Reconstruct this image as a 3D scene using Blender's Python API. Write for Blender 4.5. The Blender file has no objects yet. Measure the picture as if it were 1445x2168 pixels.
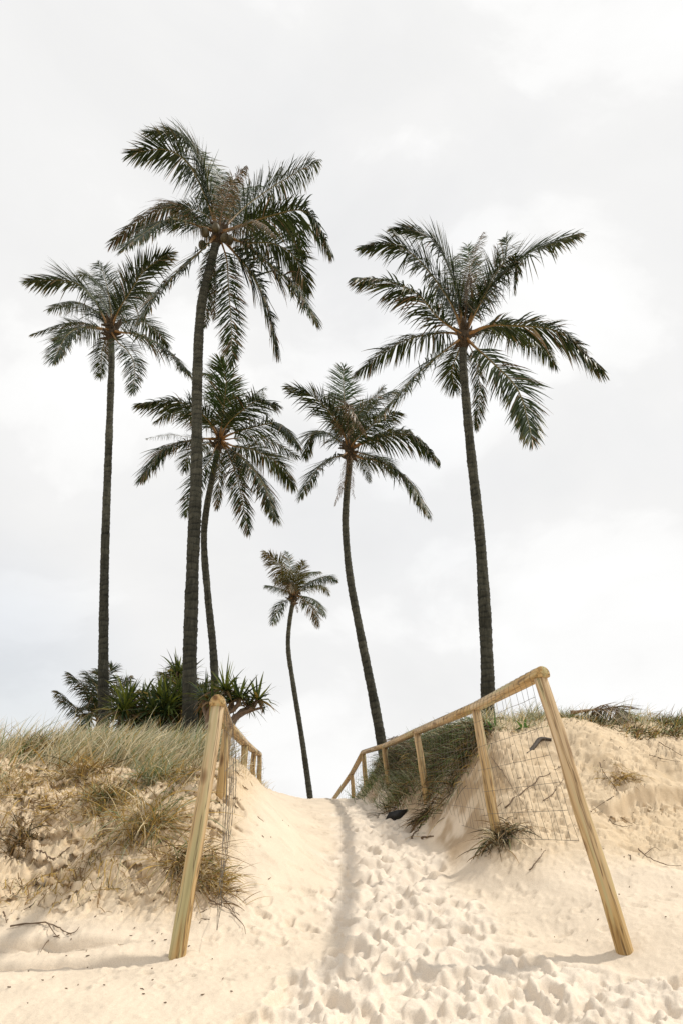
import bpy, math, random
import numpy as np
from mathutils import Vector, Matrix, Quaternion

# ------------------------------------------------------------------ camera, sky, sun
sc = bpy.context.scene
R = math.radians
F_PX, CX, CY = 1445.0, 722.5, 1084.0
PITCH = R(24.7)
CAM = np.array([0.0, 0.0, 1.15])

cam_d = bpy.data.cameras.new('camera')
cam = bpy.data.objects.new('camera', cam_d)
sc.collection.objects.link(cam)
cam.location = CAM
cam.rotation_euler = (R(90) + PITCH, 0, 0)
cam_d.sensor_fit = 'HORIZONTAL'
cam_d.sensor_width = 24.0
cam_d.lens = 24.0
cam_d.clip_end = 3000
cam_d.clip_start = 0.05
sc.camera = cam

SUN_EL, SUN_AZ = R(50), R(10)      # azimuth measured from +X towards +Y
w = bpy.data.worlds.new('World')
sc.world = w
w.use_nodes = True
nt = w.node_tree
nt.nodes.clear()
N = nt.nodes.new
out = N('ShaderNodeOutputWorld')
sky = N('ShaderNodeTexSky')
sky.sky_type = 'NISHITA'
sky.sun_disc = False
sky.sun_elevation = SUN_EL
sky.sun_rotation = R(90) - SUN_AZ
sky.air_density = 1.0
sky.dust_density = 2.5
bg_sky = N('ShaderNodeBackground'); bg_sky.inputs['Strength'].default_value = 0.12
nt.links.new(sky.outputs[0], bg_sky.inputs['Color'])
tc = N('ShaderNodeTexCoord')
mp = N('ShaderNodeMapping'); mp.inputs['Scale'].default_value = (1.0, 1.0, 1.5)
mp.inputs['Location'].default_value = (3.1, 0.7, 1.9)
nt.links.new(tc.outputs['Generated'], mp.inputs['Vector'])
n1 = N('ShaderNodeTexNoise'); n1.inputs['Scale'].default_value = 2.9
n1.inputs['Detail'].default_value = 9; n1.inputs['Roughness'].default_value = 0.52
n1.inputs['Distortion'].default_value = 0.35
nt.links.new(mp.outputs[0], n1.inputs['Vector'])
cr = N('ShaderNodeValToRGB')
cr.color_ramp.elements[0].position = 0.34; cr.color_ramp.elements[0].color = (0.86, 0.858, 0.855, 1)
cr.color_ramp.elements[1].position = 0.63; cr.color_ramp.elements[1].color = (0.985, 0.985, 0.98, 1)
e = cr.color_ramp.elements.new(0.49); e.color = (0.895, 0.892, 0.887, 1)
e = cr.color_ramp.elements.new(0.545); e.color = (0.955, 0.952, 0.945, 1)
nt.links.new(n1.outputs['Fac'], cr.inputs['Fac'])
bg_cl = N('ShaderNodeBackground'); bg_cl.inputs['Strength'].default_value = 1.0
nt.links.new(cr.outputs[0], bg_cl.inputs['Color'])
n2 = N('ShaderNodeTexNoise'); n2.inputs['Scale'].default_value = 1.4; n2.inputs['Detail'].default_value = 6
nt.links.new(mp.outputs[0], n2.inputs['Vector'])
cov = N('ShaderNodeMapRange')
cov.inputs['From Min'].default_value = 0.30; cov.inputs['From Max'].default_value = 0.48
cov.inputs['To Min'].default_value = 0.92; cov.inputs['To Max'].default_value = 1.0
nt.links.new(n2.outputs['Fac'], cov.inputs['Value'])
# a thinner spot in the cloud, low on the left, where some blue shows
dn = N('ShaderNodeVectorMath'); dn.operation = 'DOT_PRODUCT'
dn.inputs[1].default_value = (-0.50, 0.86, 0.10)
nt.links.new(tc.outputs['Generated'], dn.inputs[0])
thin = N('ShaderNodeMapRange'); thin.interpolation_type = 'SMOOTHSTEP'
thin.inputs['From Min'].default_value = 0.955; thin.inputs['From Max'].default_value = 1.0
thin.inputs['To Min'].default_value = 1.0; thin.inputs['To Max'].default_value = 0.72
nt.links.new(dn.outputs['Value'], thin.inputs['Value'])
cm = N('ShaderNodeMath'); cm.operation = 'MULTIPLY'
nt.links.new(cov.outputs[0], cm.inputs[0]); nt.links.new(thin.outputs[0], cm.inputs[1])
mx = N('ShaderNodeMixShader')
nt.links.new(cm.outputs[0], mx.inputs[0])
nt.links.new(bg_sky.outputs[0], mx.inputs[1])
nt.links.new(bg_cl.outputs[0], mx.inputs[2])
nt.links.new(mx.outputs[0], out.inputs['Surface'])

sun_d = bpy.data.lights.new('sun', 'SUN')
sun_d.energy = 3.1
sun_d.angle = R(2.2)
sun_d.color = (1.0, 0.95, 0.86)
sun = bpy.data.objects.new('sun', sun_d)
sc.collection.objects.link(sun)
sdir = Vector((math.cos(SUN_EL) * math.cos(SUN_AZ), math.cos(SUN_EL) * math.sin(SUN_AZ), math.sin(SUN_EL)))
sun.rotation_euler = sdir.to_track_quat('Z', 'Y').to_euler()
sun.location = (20, 10, 30)

vs = sc.view_settings
vs.view_transform = 'Standard'
vs.look = 'None'
vs.gamma = 1.0
vs.use_curve_mapping = False
vs.exposure = 0.04

rng = np.random.default_rng(7)
random.seed(7)

# ------------------------------------------------------------------ helpers
_f = np.array([0, math.cos(PITCH), math.sin(PITCH)])
_u = np.array([0, -math.sin(PITCH), math.cos(PITCH)])
_r = np.array([1.0, 0, 0])


def P(px, py, Y):
    """point of the place seen at photo pixel (px,py) that stands Y metres ahead"""
    d = _f + _r * ((px - CX) / F_PX) - _u * ((py - CY) / F_PX)
    return CAM + d * (Y / d[1])


def nrm(v):
    return v / np.maximum(np.linalg.norm(v, axis=-1, keepdims=True), 1e-9)


def link(o, parent=None):
    sc.collection.objects.link(o)
    if parent is not None:
        o.parent = parent
    return o


def tag(o, label=None, cat=None, group=None, kind=None):
    if label: o['label'] = label
    if cat: o['category'] = cat
    if group: o['group'] = group
    if kind: o['kind'] = kind
    return o


def empty(name, loc, label, cat, group=None):
    o = bpy.data.objects.new(name, None)
    o.empty_display_size = 0.2
    o.location = loc
    link(o)
    return tag(o, label, cat, group)


def np_mesh(name, V, Q, mat, col=None, smooth=True, T=None):
    """V (n,3); Q (m,4) quads; T (k,3) tris; col (n,3) point colours"""
    me = bpy.data.meshes.new(name)
    V = np.asarray(V, dtype=np.float32)
    nq = 0 if Q is None else len(Q)
    nt_ = 0 if T is None else len(T)
    me.vertices.add(len(V))
    me.vertices.foreach_set('co', V.ravel())
    loops = []
    if nq: loops.append(np.asarray(Q, dtype=np.int32).ravel())
    if nt_: loops.append(np.asarray(T, dtype=np.int32).ravel())
    loops = np.concatenate(loops)
    me.loops.add(len(loops))
    me.loops.foreach_set('vertex_index', loops)
    me.polygons.add(nq + nt_)
    st = np.concatenate([np.arange(nq) * 4, nq * 4 + np.arange(nt_) * 3]).astype(np.int32)
    me.polygons.foreach_set('loop_start', st)
    me.update(calc_edges=True)
    me.validate()
    if smooth:
        me.polygons.foreach_set('use_smooth', np.ones(nq + nt_, dtype=bool))
    if col is not None:
        a = me.color_attributes.new('Col', 'FLOAT_COLOR', 'POINT')
        c = np.ones((len(V), 4), dtype=np.float32)
        c[:, :3] = col
        a.data.foreach_set('color', c.ravel())
    if mat is not None:
        for m in (mat if isinstance(mat, (list, tuple)) else [mat]):
            me.materials.append(m)
    return me


def add(name, V, Q, mat, parent=None, col=None, smooth=True, T=None, origin=None):
    """one mesh object; V in world space, parent an Empty with translation only"""
    V = np.asarray(V, dtype=float)
    off = np.zeros(3)
    if parent is not None:
        p = parent
        while p is not None:
            off += np.array(p.location); p = p.parent
        o = bpy.data.objects.new(name, np_mesh(name, V - off, Q, mat, col, smooth, T))
    else:
        base = np.array(origin) if origin is not None else np.array([V[:, 0].mean(), V[:, 1].mean(), V[:, 2].min()])
        o = bpy.data.objects.new(name, np_mesh(name, V - base, Q, mat, col, smooth, T))
        o.location = base
    return link(o, parent)


def cat_geo(parts):
    """join (V,Q,col) triples"""
    Vs, Qs, Cs, n = [], [], [], 0
    for V, Q, C in parts:
        Vs.append(V); Qs.append(np.asarray(Q) + n); Cs.append(C); n += len(V)
    return np.concatenate(Vs), np.concatenate(Qs), (np.concatenate(Cs) if Cs[0] is not None else None)


def ribbons(path, side, width, col):
    """path (N,S,3), side (N,S,3) unit, width (N,S), col (N,S,3) -> V,Q,C"""
    n, s = path.shape[:2]
    L = path - side * width[..., None] * 0.5
    Rr = path + side * width[..., None] * 0.5
    V = np.stack([L, Rr], axis=2).reshape(-1, 3)
    idx = np.arange(n * s * 2).reshape(n, s, 2)
    Q = np.stack([idx[:, :-1, 0], idx[:, :-1, 1], idx[:, 1:, 1], idx[:, 1:, 0]], axis=-1).reshape(-1, 4)
    C = np.repeat(col[:, :, None, :], 2, axis=2).reshape(-1, 3)
    return V, Q, C


def frames(pts):
    T = nrm(np.gradient(pts, axis=0))
    ref = np.array([0, 0, 1.0]) if abs(T[0][2]) < 0.9 else np.array([1.0, 0, 0])
    A = np.zeros_like(T); B = np.zeros_like(T)
    a = nrm(np.cross(ref, T[0]))
    for i in range(len(T)):
        a = a - T[i] * np.dot(a, T[i]); a = a / max(np.linalg.norm(a), 1e-9)
        A[i] = a; B[i] = np.cross(T[i], a)
    return T, A, B


def tube(pts, rad, sides=8, col=None, rfun=None, cap=True):
    pts = np.asarray(pts, dtype=float); rad = np.broadcast_to(np.asarray(rad, dtype=float), (len(pts),))
    T, A, B = frames(pts)
    th = np.linspace(0, 2 * np.pi, sides, endpoint=False)
    rr = np.repeat(rad[:, None], sides, 1)
    if rfun is not None: rr = rr * rfun(len(pts), sides)
    V = pts[:, None, :] + rr[..., None] * (np.cos(th)[None, :, None] * A[:, None, :] + np.sin(th)[None, :, None] * B[:, None, :])
    n = len(pts)
    idx = np.arange(n * sides).reshape(n, sides)
    nx = np.roll(idx, -1, axis=1)
    Q = np.stack([idx[:-1], nx[:-1], nx[1:], idx[1:]], -1).reshape(-1, 4)
    V = V.reshape(-1, 3)
    if cap:
        V = np.concatenate([V, pts[:1], pts[-1:]])
        c0, c1 = n * sides, n * sides + 1
        h = sides // 2
        # quads as degenerate-free fans: pair up triangles around the centre
        q = []
        for k in range(0, sides - 1, 2):
            q.append((c0, idx[0][(k + 2) % sides], idx[0][k + 1], idx[0][k]))
            q.append((c1, idx[-1][k], idx[-1][k + 1], idx[-1][(k + 2) % sides]))
        Q = np.concatenate([Q, np.array(q)])
    C = None
    if col is not None:
        C = np.tile(np.asarray(col, dtype=float), (len(V), 1)) if np.ndim(col) == 1 else np.asarray(col)
    return V, Q, C


def spline(ctrl, n):
    """Catmull-Rom through control points, resampled by arc length"""
    c = np.asarray(ctrl, dtype=float)
    c = np.concatenate([[2 * c[0] - c[1]], c, [2 * c[-1] - c[-2]]])
    out_ = []
    for i in range(1, len(c) - 2):
        t = np.linspace(0, 1, 24, endpoint=False)[:, None]
        p0, p1, p2, p3 = c[i - 1], c[i], c[i + 1], c[i + 2]
        out_.append(0.5 * (2 * p1 + (p2 - p0) * t + (2 * p0 - 5 * p1 + 4 * p2 - p3) * t ** 2 + (3 * p1 - p0 - 3 * p2 + p3) * t ** 3))
    out_ = np.concatenate(out_ + [c[-2:-1]])
    s = np.concatenate([[0], np.cumsum(np.linalg.norm(np.diff(out_, axis=0), axis=1))])
    q = np.linspace(0, s[-1], n)
    return np.stack([np.interp(q, s, out_[:, k]) for k in range(3)], -1)


# numpy gradient noise
_perm = np.random.default_rng(11).permutation(512)
_grad = np.stack([np.cos(np.linspace(0, 2 * np.pi, 512, endpoint=False)), np.sin(np.linspace(0, 2 * np.pi, 512, endpoint=False))], -1)


def perlin(x, y, seed=0):
    xi = np.floor(x).astype(np.int64); yi = np.floor(y).astype(np.int64)
    xf = x - xi; yf = y - yi
    u = xf * xf * xf * (xf * (xf * 6 - 15) + 10); v = yf * yf * yf * (yf * (yf * 6 - 15) + 10)

    def g(ix, iy, fx, fy):
        h = _perm[(_perm[(ix + seed * 37) & 511] + iy) & 511]
        gr = _grad[h]
        return gr[..., 0] * fx + gr[..., 1] * fy
    a = g(xi, yi, xf, yf); b = g(xi + 1, yi, xf - 1, yf)
    c = g(xi, yi + 1, xf, yf - 1); d = g(xi + 1, yi + 1, xf - 1, yf - 1)
    return (a + u * (b - a) + v * ((c + u * (d - c)) - (a + u * (b - a)))) * 1.5


def fbm(x, y, octv=4, seed=0, gain=0.5, ridged=False):
    s = 0; a = 1.0
    for o in range(octv):
        n = perlin(x * 2 ** o + 13.7 * o, y * 2 ** o - 7.3 * o, seed + o)
        if ridged: n = 1 - 2 * np.abs(n)
        s = s + a * n; a *= gain
    return s


def sstep(t):
    t = np.clip(t, 0, 1)
    return t * t * (3 - 2 * t)


# ------------------------------------------------------------------ materials
def mat(name):
    m = bpy.data.materials.new(name)
    m.use_nodes = True
    nt = m.node_tree
    return m, nt, nt.nodes['Principled BSDF'], nt.nodes.new, nt.links.new


def m_sand():
    m, nt, b, N, L = mat('sand')
    b.inputs['Roughness'].default_value = 0.95
    b.inputs['Specular IOR Level'].default_value = 0.15
    tc = N('ShaderNodeTexCoord')
    at = N('ShaderNodeAttribute'); at.attribute_name = 'Col'
    n = N('ShaderNodeTexNoise'); n.inputs['Scale'].default_value = 3.0; n.inputs['Detail'].default_value = 8
    L(tc.outputs['Object'], n.inputs['Vector'])
    n2 = N('ShaderNodeTexNoise'); n2.inputs['Scale'].default_value = 160; n2.inputs['Detail'].default_value = 4
    L(tc.outputs['Object'], n2.inputs['Vector'])
    mr = N('ShaderNodeMapRange'); mr.inputs['From Min'].default_value = 0.3; mr.inputs['From Max'].default_value = 0.7
    mr.inputs['To Min'].default_value = 0.93; mr.inputs['To Max'].default_value = 1.06
    L(n.outputs['Fac'], mr.inputs['Value'])
    mr2 = N('ShaderNodeMapRange'); mr2.inputs['From Min'].default_value = 0.35; mr2.inputs['From Max'].default_value = 0.65
    mr2.inputs['To Min'].default_value = 0.90; mr2.inputs['To Max'].default_value = 1.06
    L(n2.outputs['Fac'], mr2.inputs['Value'])
    mu = N('ShaderNodeMath'); mu.operation = 'MULTIPLY'
    L(mr.outputs[0], mu.inputs[0]); L(mr2.outputs[0], mu.inputs[1])
    vm = N('ShaderNodeVectorMath'); vm.operation = 'SCALE'
    L(at.outputs['Color'], vm.inputs[0]); L(mu.outputs[0], vm.inputs['Scale'])
    L(vm.outputs[0], b.inputs['Base Color'])
    bp = N('ShaderNodeBump'); bp.inputs['Strength'].default_value = 0.5; bp.inputs['Distance'].default_value = 0.006
    n3 = N('ShaderNodeTexNoise'); n3.inputs['Scale'].default_value = 45; n3.inputs['Detail'].default_value = 7
    n3.inputs['Roughness'].default_value = 0.65
    L(tc.outputs['Object'], n3.inputs['Vector'])
    L(n3.outputs['Fac'], bp.inputs['Height'])
    L(bp.outputs[0], b.inputs['Normal'])
    return m


def m_col(name, rough=0.6, spec=0.3, transl=0.0, scale=20, var=0.15):
    """material that takes its colour from the mesh's own colours"""
    m, nt, b, N, L = mat(name)
    b.inputs['Roughness'].default_value = rough
    b.inputs['Specular IOR Level'].default_value = spec
    at = N('ShaderNodeAttribute'); at.attribute_name = 'Col'
    tc = N('ShaderNodeTexCoord')
    n = N('ShaderNodeTexNoise'); n.inputs['Scale'].default_value = scale; n.inputs['Detail'].default_value = 4
    L(tc.outputs['Object'], n.inputs['Vector'])
    mr = N('ShaderNodeMapRange'); mr.inputs['From Min'].default_value = 0.3; mr.inputs['From Max'].default_value = 0.7
    mr.inputs['To Min'].default_value = 1 - var; mr.inputs['To Max'].default_value = 1 + var
    L(n.outputs['Fac'], mr.inputs['Value'])
    vm = N('ShaderNodeVectorMath'); vm.operation = 'SCALE'
    L(at.outputs['Color'], vm.inputs[0]); L(mr.outputs[0], vm.inputs['Scale'])
    L(vm.outputs[0], b.inputs['Base Color'])
    if transl > 0:
        tr = N('ShaderNodeBsdfTranslucent')
        L(vm.outputs[0], tr.inputs['Color'])
        ms = N('ShaderNodeMixShader'); ms.inputs[0].default_value = transl
        L(b.outputs[0], ms.inputs[1]); L(tr.outputs[0], ms.inputs[2])
        L(ms.outputs[0], nt.nodes['Material Output'].inputs['Surface'])
    return m


def m_trunk():
    m, nt, b, N, L = mat('palm_bark')
    b.inputs['Roughness'].default_value = 0.9
    b.inputs['Specular IOR Level'].default_value = 0.15
    tc = N('ShaderNodeTexCoord')
    mp = N('ShaderNodeMapping'); mp.inputs['Scale'].default_value = (9, 9, 2.2)
    L(tc.outputs['Object'], mp.inputs['Vector'])
    n = N('ShaderNodeTexNoise'); n.inputs['Scale'].default_value = 1.6; n.inputs['Detail'].default_value = 8
    n.inputs['Roughness'].default_value = 0.65
    L(mp.outputs[0], n.inputs['Vector'])
    mp2 = N('ShaderNodeMapping'); mp2.inputs['Scale'].default_value = (26, 26, 3)
    L(tc.outputs['Object'], mp2.inputs['Vector'])
    n2 = N('ShaderNodeTexNoise'); n2.inputs['Scale'].default_value = 1.5; n2.inputs['Detail'].default_value = 5
    L(mp2.outputs[0], n2.inputs['Vector'])
    cr = N('ShaderNodeValToRGB')
    cr.color_ramp.elements[0].position = 0.3; cr.color_ramp.elements[0].color = (0.020, 0.022, 0.015, 1)
    cr.color_ramp.elements[1].position = 0.72; cr.color_ramp.elements[1].color = (0.090, 0.088, 0.070, 1)
    ad = N('ShaderNodeMath'); ad.operation = 'ADD'
    m1 = N('ShaderNodeMath'); m1.operation = 'MULTIPLY'; m1.inputs[1].default_value = 0.6
    m2 = N('ShaderNodeMath'); m2.operation = 'MULTIPLY'; m2.inputs[1].default_value = 0.4
    L(n.outputs['Fac'], m1.inputs[0]); L(n2.outputs['Fac'], m2.inputs[0])
    L(m1.outputs[0], ad.inputs[0]); L(m2.outputs[0], ad.inputs[1])
    L(ad.outputs[0], cr.inputs['Fac'])
    at = N('ShaderNodeAttribute'); at.attribute_name = 'Col'
    vm = N('ShaderNodeVectorMath'); vm.operation = 'MULTIPLY'
    L(cr.outputs[0], vm.inputs[0]); L(at.outputs['Color'], vm.inputs[1])
    L(vm.outputs[0], b.inputs['Base Color'])
    bp = N('ShaderNodeBump'); bp.inputs['Strength'].default_value = 0.8; bp.inputs['Distance'].default_value = 0.02
    L(n2.outputs['Fac'], bp.inputs['Height']); L(bp.outputs[0], b.inputs['Normal'])
    return m


def m_wood():
    m, nt, b, N, L = mat('pine_log')
    b.inputs['Roughness'].default_value = 0.7
    b.inputs['Specular IOR Level'].default_value = 0.25
    tc = N('ShaderNodeTexCoord')
    oi = N('ShaderNodeObjectInfo')
    off = N('ShaderNodeVectorMath'); off.operation = 'SCALE'; off.inputs[0].default_value = (3.3, 7.1, 11.7)
    L(oi.outputs['Random'], off.inputs['Scale'])
    ad = N('ShaderNodeVectorMath'); ad.operation = 'ADD'
    L(tc.outputs['Object'], ad.inputs[0]); L(off.outputs[0], ad.inputs[1])
    mp = N('ShaderNodeMapping'); mp.inputs['Scale'].default_value = (30, 30, 1.3)
    L(ad.outputs[0], mp.inputs['Vector'])
    n = N('ShaderNodeTexNoise'); n.inputs['Scale'].default_value = 1.2; n.inputs['Detail'].default_value = 6
    n.inputs['Distortion'].default_value = 0.6
    L(mp.outputs[0], n.inputs['Vector'])
    cr = N('ShaderNodeValToRGB')
    cr.color_ramp.elements[0].position = 0.30; cr.color_ramp.elements[0].color = (0.20, 0.105, 0.032, 1)
    cr.color_ramp.elements[1].position = 0.70; cr.color_ramp.elements[1].color = (0.52, 0.375, 0.195, 1)
    e = cr.color_ramp.elements.new(0.48); e.color = (0.45, 0.30, 0.125, 1)
    L(n.outputs['Fac'], cr.inputs['Fac'])
    # pale weathered upper part, golden lower part (local z)
    sp = N('ShaderNodeSeparateXYZ'); L(tc.outputs['Object'], sp.inputs[0])
    mz = N('ShaderNodeMapRange'); mz.inputs['From Min'].default_value = 0.25; mz.inputs['From Max'].default_value = 1.25
    L(sp.outputs['Z'], mz.inputs['Value'])
    hs = N('ShaderNodeHueSaturation'); hs.inputs['Saturation'].default_value = 0.78; hs.inputs['Value'].default_value = 1.12
    L(cr.outputs[0], hs.inputs['Color'])
    mx = N('ShaderNodeMix'); mx.data_type = 'RGBA'
    L(mz.outputs[0], mx.inputs[0]); L(cr.outputs[0], mx.inputs[6]); L(hs.outputs[0], mx.inputs[7])
    # green copper-treated streaks
    mp3 = N('ShaderNodeMapping'); mp3.inputs['Scale'].default_value = (16, 16, 0.7)
    L(ad.outputs[0], mp3.inputs['Vector'])
    n3 = N('ShaderNodeTexNoise'); n3.inputs['Scale'].default_value = 1.0; n3.inputs['Detail'].default_value = 2
    L(mp3.outputs[0], n3.inputs['Vector'])
    mg = N('ShaderNodeMapRange'); mg.inputs['From Min'].default_value = 0.54; mg.inputs['From Max'].default_value = 0.66
    mg.inputs['To Max'].default_value = 0.55
    L(n3.outputs['Fac'], mg.inputs['Value'])
    mx2 = N('ShaderNodeMix'); mx2.data_type = 'RGBA'; mx2.inputs[7].default_value = (0.40, 0.42, 0.24, 1)
    L(mg.outputs[0], mx2.inputs[0]); L(mx.outputs[2], mx2.inputs[6])
    # knots
    mp4 = N('ShaderNodeMapping'); mp4.inputs['Scale'].default_value = (9.5, 9.5, 4.0)
    L(ad.outputs[0], mp4.inputs['Vector'])
    vo = N('ShaderNodeTexVoronoi'); vo.inputs['Scale'].default_value = 1.0
    L(mp4.outputs[0], vo.inputs['Vector'])
    mk = N('ShaderNodeMapRange'); mk.inputs['From Min'].default_value = 0.10; mk.inputs['From Max'].default_value = 0.27
    mk.inputs['To Min'].default_value = 0.85; mk.inputs['To Max'].default_value = 0.0
    L(vo.outputs['Distance'], mk.inputs['Value'])
    mx3 = N('ShaderNodeMix'); mx3.data_type = 'RGBA'; mx3.inputs[7].default_value = (0.13, 0.06, 0.022, 1)
    L(mk.outputs[0], mx3.inputs[0]); L(mx2.outputs[2], mx3.inputs[6])
    # drying cracks
    mp5 = N('ShaderNodeMapping'); mp5.inputs['Scale'].default_value = (22, 22, 0.9)
    L(ad.outputs[0], mp5.inputs['Vector'])
    n5 = N('ShaderNodeTexNoise'); n5.inputs['Scale'].default_value = 1.0; n5.inputs['Detail'].default_value = 3
    L(mp5.outputs[0], n5.inputs['Vector'])
    sb = N('ShaderNodeMath'); sb.operation = 'SUBTRACT'; sb.inputs[1].default_value = 0.5
    L(n5.outputs['Fac'], sb.inputs[0])
    ab = N('ShaderNodeMath'); ab.operation = 'ABSOLUTE'; L(sb.outputs[0], ab.inputs[0])
    mc = N('ShaderNodeMapRange'); mc.inputs['From Min'].default_value = 0.0; mc.inputs['From Max'].default_value = 0.022
    mc.inputs['To Min'].default_value = 0.8; mc.inputs['To Max'].default_value = 0.0
    L(ab.outputs[0], mc.inputs['Value'])
    mx4 = N('ShaderNodeMix'); mx4.data_type = 'RGBA'; mx4.inputs[7].default_value = (0.10, 0.06, 0.03, 1)
    L(mc.outputs[0], mx4.inputs[0]); L(mx3.outputs[2], mx4.inputs[6])
    L(mx4.outputs[2], b.inputs['Base Color'])
    bp = N('ShaderNodeBump'); bp.inputs['Strength'].default_value = 0.5; bp.inputs['Distance'].default_value = 0.004
    L(n.outputs['Fac'], bp.inputs['Height']); L(bp.outputs[0], b.inputs['Normal'])
    return m


def m_plain(name, c, rough=0.7, metal=0.0, var=0.25, scale=30):
    m, nt, b, N, L = mat(name)
    b.inputs['Roughness'].default_value = rough
    b.inputs['Metallic'].default_value = metal
    tc = N('ShaderNodeTexCoord')
    n = N('ShaderNodeTexNoise'); n.inputs['Scale'].default_value = scale; n.inputs['Detail'].default_value = 5
    L(tc.outputs['Object'], n.inputs['Vector'])
    cr = N('ShaderNodeValToRGB')
    cr.color_ramp.elements[0].position = 0.3; cr.color_ramp.elements[1].position = 0.7
    cr.color_ramp.elements[0].color = tuple(x * (1 - var) for x in c) + (1,)
    cr.color_ramp.elements[1].color = tuple(min(1, x * (1 + var)) for x in c) + (1,)
    L(n.outputs['Fac'], cr.inputs['Fac']); L(cr.outputs[0], b.inputs['Base Color'])
    bp = N('ShaderNodeBump'); bp.inputs['Strength'].default_value = 0.4; bp.inputs['Distance'].default_value = 0.01
    L(n.outputs['Fac'], bp.inputs['Height']); L(bp.outputs[0], b.inputs['Normal'])
    return m


M_SAND = m_sand()
M_LEAF = m_col('palm_leaf', rough=0.42, spec=0.24, transl=0.26, scale=3)
M_STALK = m_col('palm_stalk', rough=0.55, spec=0.35, scale=12)
M_GRASS = m_col('dune_grass', rough=0.7, spec=0.2, transl=0.30, scale=6)
M_PAND = m_col('pandanus_leaf', rough=0.45, spec=0.4, transl=0.25, scale=5)
M_BARK = m_trunk()
M_WOOD = m_wood()
M_WIRE = m_plain('wire_steel', (0.15, 0.13, 0.105), rough=0.6, metal=0.5)
M_TWIG = m_plain('dry_twig', (0.13, 0.085, 0.05), rough=0.85)
M_FIBRE = m_plain('palm_fibre', (0.05, 0.034, 0.018), rough=0.95, scale=18)
M_NUT = m_plain('coconut_husk', (0.060, 0.045, 0.014), rough=0.6, scale=9)
M_BRANCH = m_plain('pandanus_bark', (0.17, 0.12, 0.085), rough=0.85, scale=14)
M_SCRAP = m_plain('black_sheet', (0.012, 0.012, 0.012), rough=0.6)

# ------------------------------------------------------------------ ground: dunes with a trodden path between them
YT = np.linspace(-40, 80, 2401)


def table(pts, sig=0.25):
    p = np.array(pts, dtype=float)
    z = np.interp(YT, p[:, 0], p[:, 1])
    k = np.arange(-40, 41) * (YT[1] - YT[0])
    g = np.exp(-0.5 * (k / sig) ** 2); g /= g.sum()
    z = np.convolve(np.pad(z, 40, mode='edge'), g, mode='valid')
    return lambda y: np.interp(y, YT, z)


Z0 = CAM[2]
ZP = table([(-40, -2.2), (-8, -1.45), (0, -1.17), (3.7, -0.82), (4.76, -0.72), (6.6, -0.42), (9, -0.02), (11.5, 0.27), (14, 0.47),
            (15, 0.46), (18, 0.1), (24, -0.5), (40, -0.8), (80, -0.8)], 0.4)
ZL = table([(-40, -2.2), (-8, -1.45), (0, -1.17), (3.7, -0.82), (4.76, -0.70), (5.35, -0.55), (5.8, -0.27), (6.5, 0.08), (7.2, 0.42),
            (8, 0.66), (9, 0.72), (11, 0.72), (14, 0.74), (18, 0.45), (26, -0.3), (40, -0.8), (80, -0.8)], 0.16)
ZR = table([(-40, -2.2), (-8, -1.45), (0, -1.12), (3.7, -0.70), (4.76, -0.58), (6.0, -0.38), (6.7, -0.02), (7.3, 0.32), (7.7, 0.62), (8.1, 0.93),
            (8.7, 1.17), (10, 1.20), (13, 1.2), (17, 1.1), (26, 0.0), (40, -0.8), (80, -0.8)], 0.16)
XLF = table([(-40, -0.4), (3.7, -0.35), (4.76, -0.15), (6.6, 0.02), (9, -0.14), (11.5, -0.35), (14, -0.5), (20, -0.9), (80, -2)], 0.4)
WLF = table([(-40, 1.2), (6, 1.15), (7.5, 1.2), (9.2, 1.6), (12, 1.75), (14, 1.7), (80, 2)], 0.5)
XRF = table([(-40, 2.4), (3.7, 1.9), (4.76, 1.45), (6, 0.92), (6.6, 0.78), (8, 0.85), (9.3, 0.84), (11.8, 0.42), (14.5, 0.20), (20, -0.2), (80, 0.5)], 0.4)
FENCE_R = table([(4.76, 1.5), (6.7, 1.31), (9.3, 1.07), (11.8, 0.74), (14.5, 0.46), (17, 0.28), (20, -0.2)], 0.2)
WRF = table([(-40, 0.8), (5, 0.8), (7, 1.0), (9, 0.95), (12, 0.8), (14, 0.8), (80, 2)], 0.5)


def base_h(x, y):
    wob = fbm(x * 0.7, y * 0.7, 2, 3)
    yl = y + 0.35 * wob * sstep((-x - 0.8) / 1.0) * sstep((y - 4.0) / 1.5)
    yr = y + 0.30 * wob * sstep((x - 1.6) / 1.0) * sstep((y - 4.4) / 1.5) - 0.10 * np.clip(x - 2.4, 0, 3)
    tl = sstep((XLF(y) - x + 0.10 * wob) / WLF(y))
    tr = sstep((x - XRF(y) + 0.10 * wob) / WRF(y))
    zp, zl, zr = ZP(y), ZL(yl), ZR(yr)
    return Z0 + zp + (zl - zp) * tl + (zr - zp) * tr, tl, tr


NC, NR = 680, 600
uc = np.linspace(-1.12, 1.12, NC)
ext = 1.12 * np.geomspace(1.02, 160, 34)
U = np.concatenate([-ext[::-1], uc, ext])
ys = np.geomspace(2.75, 15.5, NR)
Yg = np.concatenate([-np.geomspace(400, 1.0, 16), np.linspace(-0.5, 2.7, 40), ys, 15.5 + np.geomspace(0.08, 700, 60)])
SC = np.maximum(1.75, 0.50 * Yg + 0.35)
SC = np.where(Yg > 15.5, 0.50 * 15.5 + 0.35, SC)
GX = U[None, :] * SC[:, None]
GY = np.repeat(Yg[:, None], len(U), 1)
H, TL, TR = base_h(GX, GY)

path_m = np.clip(1 - TL * 2.2, 0, 1) * np.clip(1 - TR * 2.4, 0, 1) * sstep((14.8 - GY) / 1.5)
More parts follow.
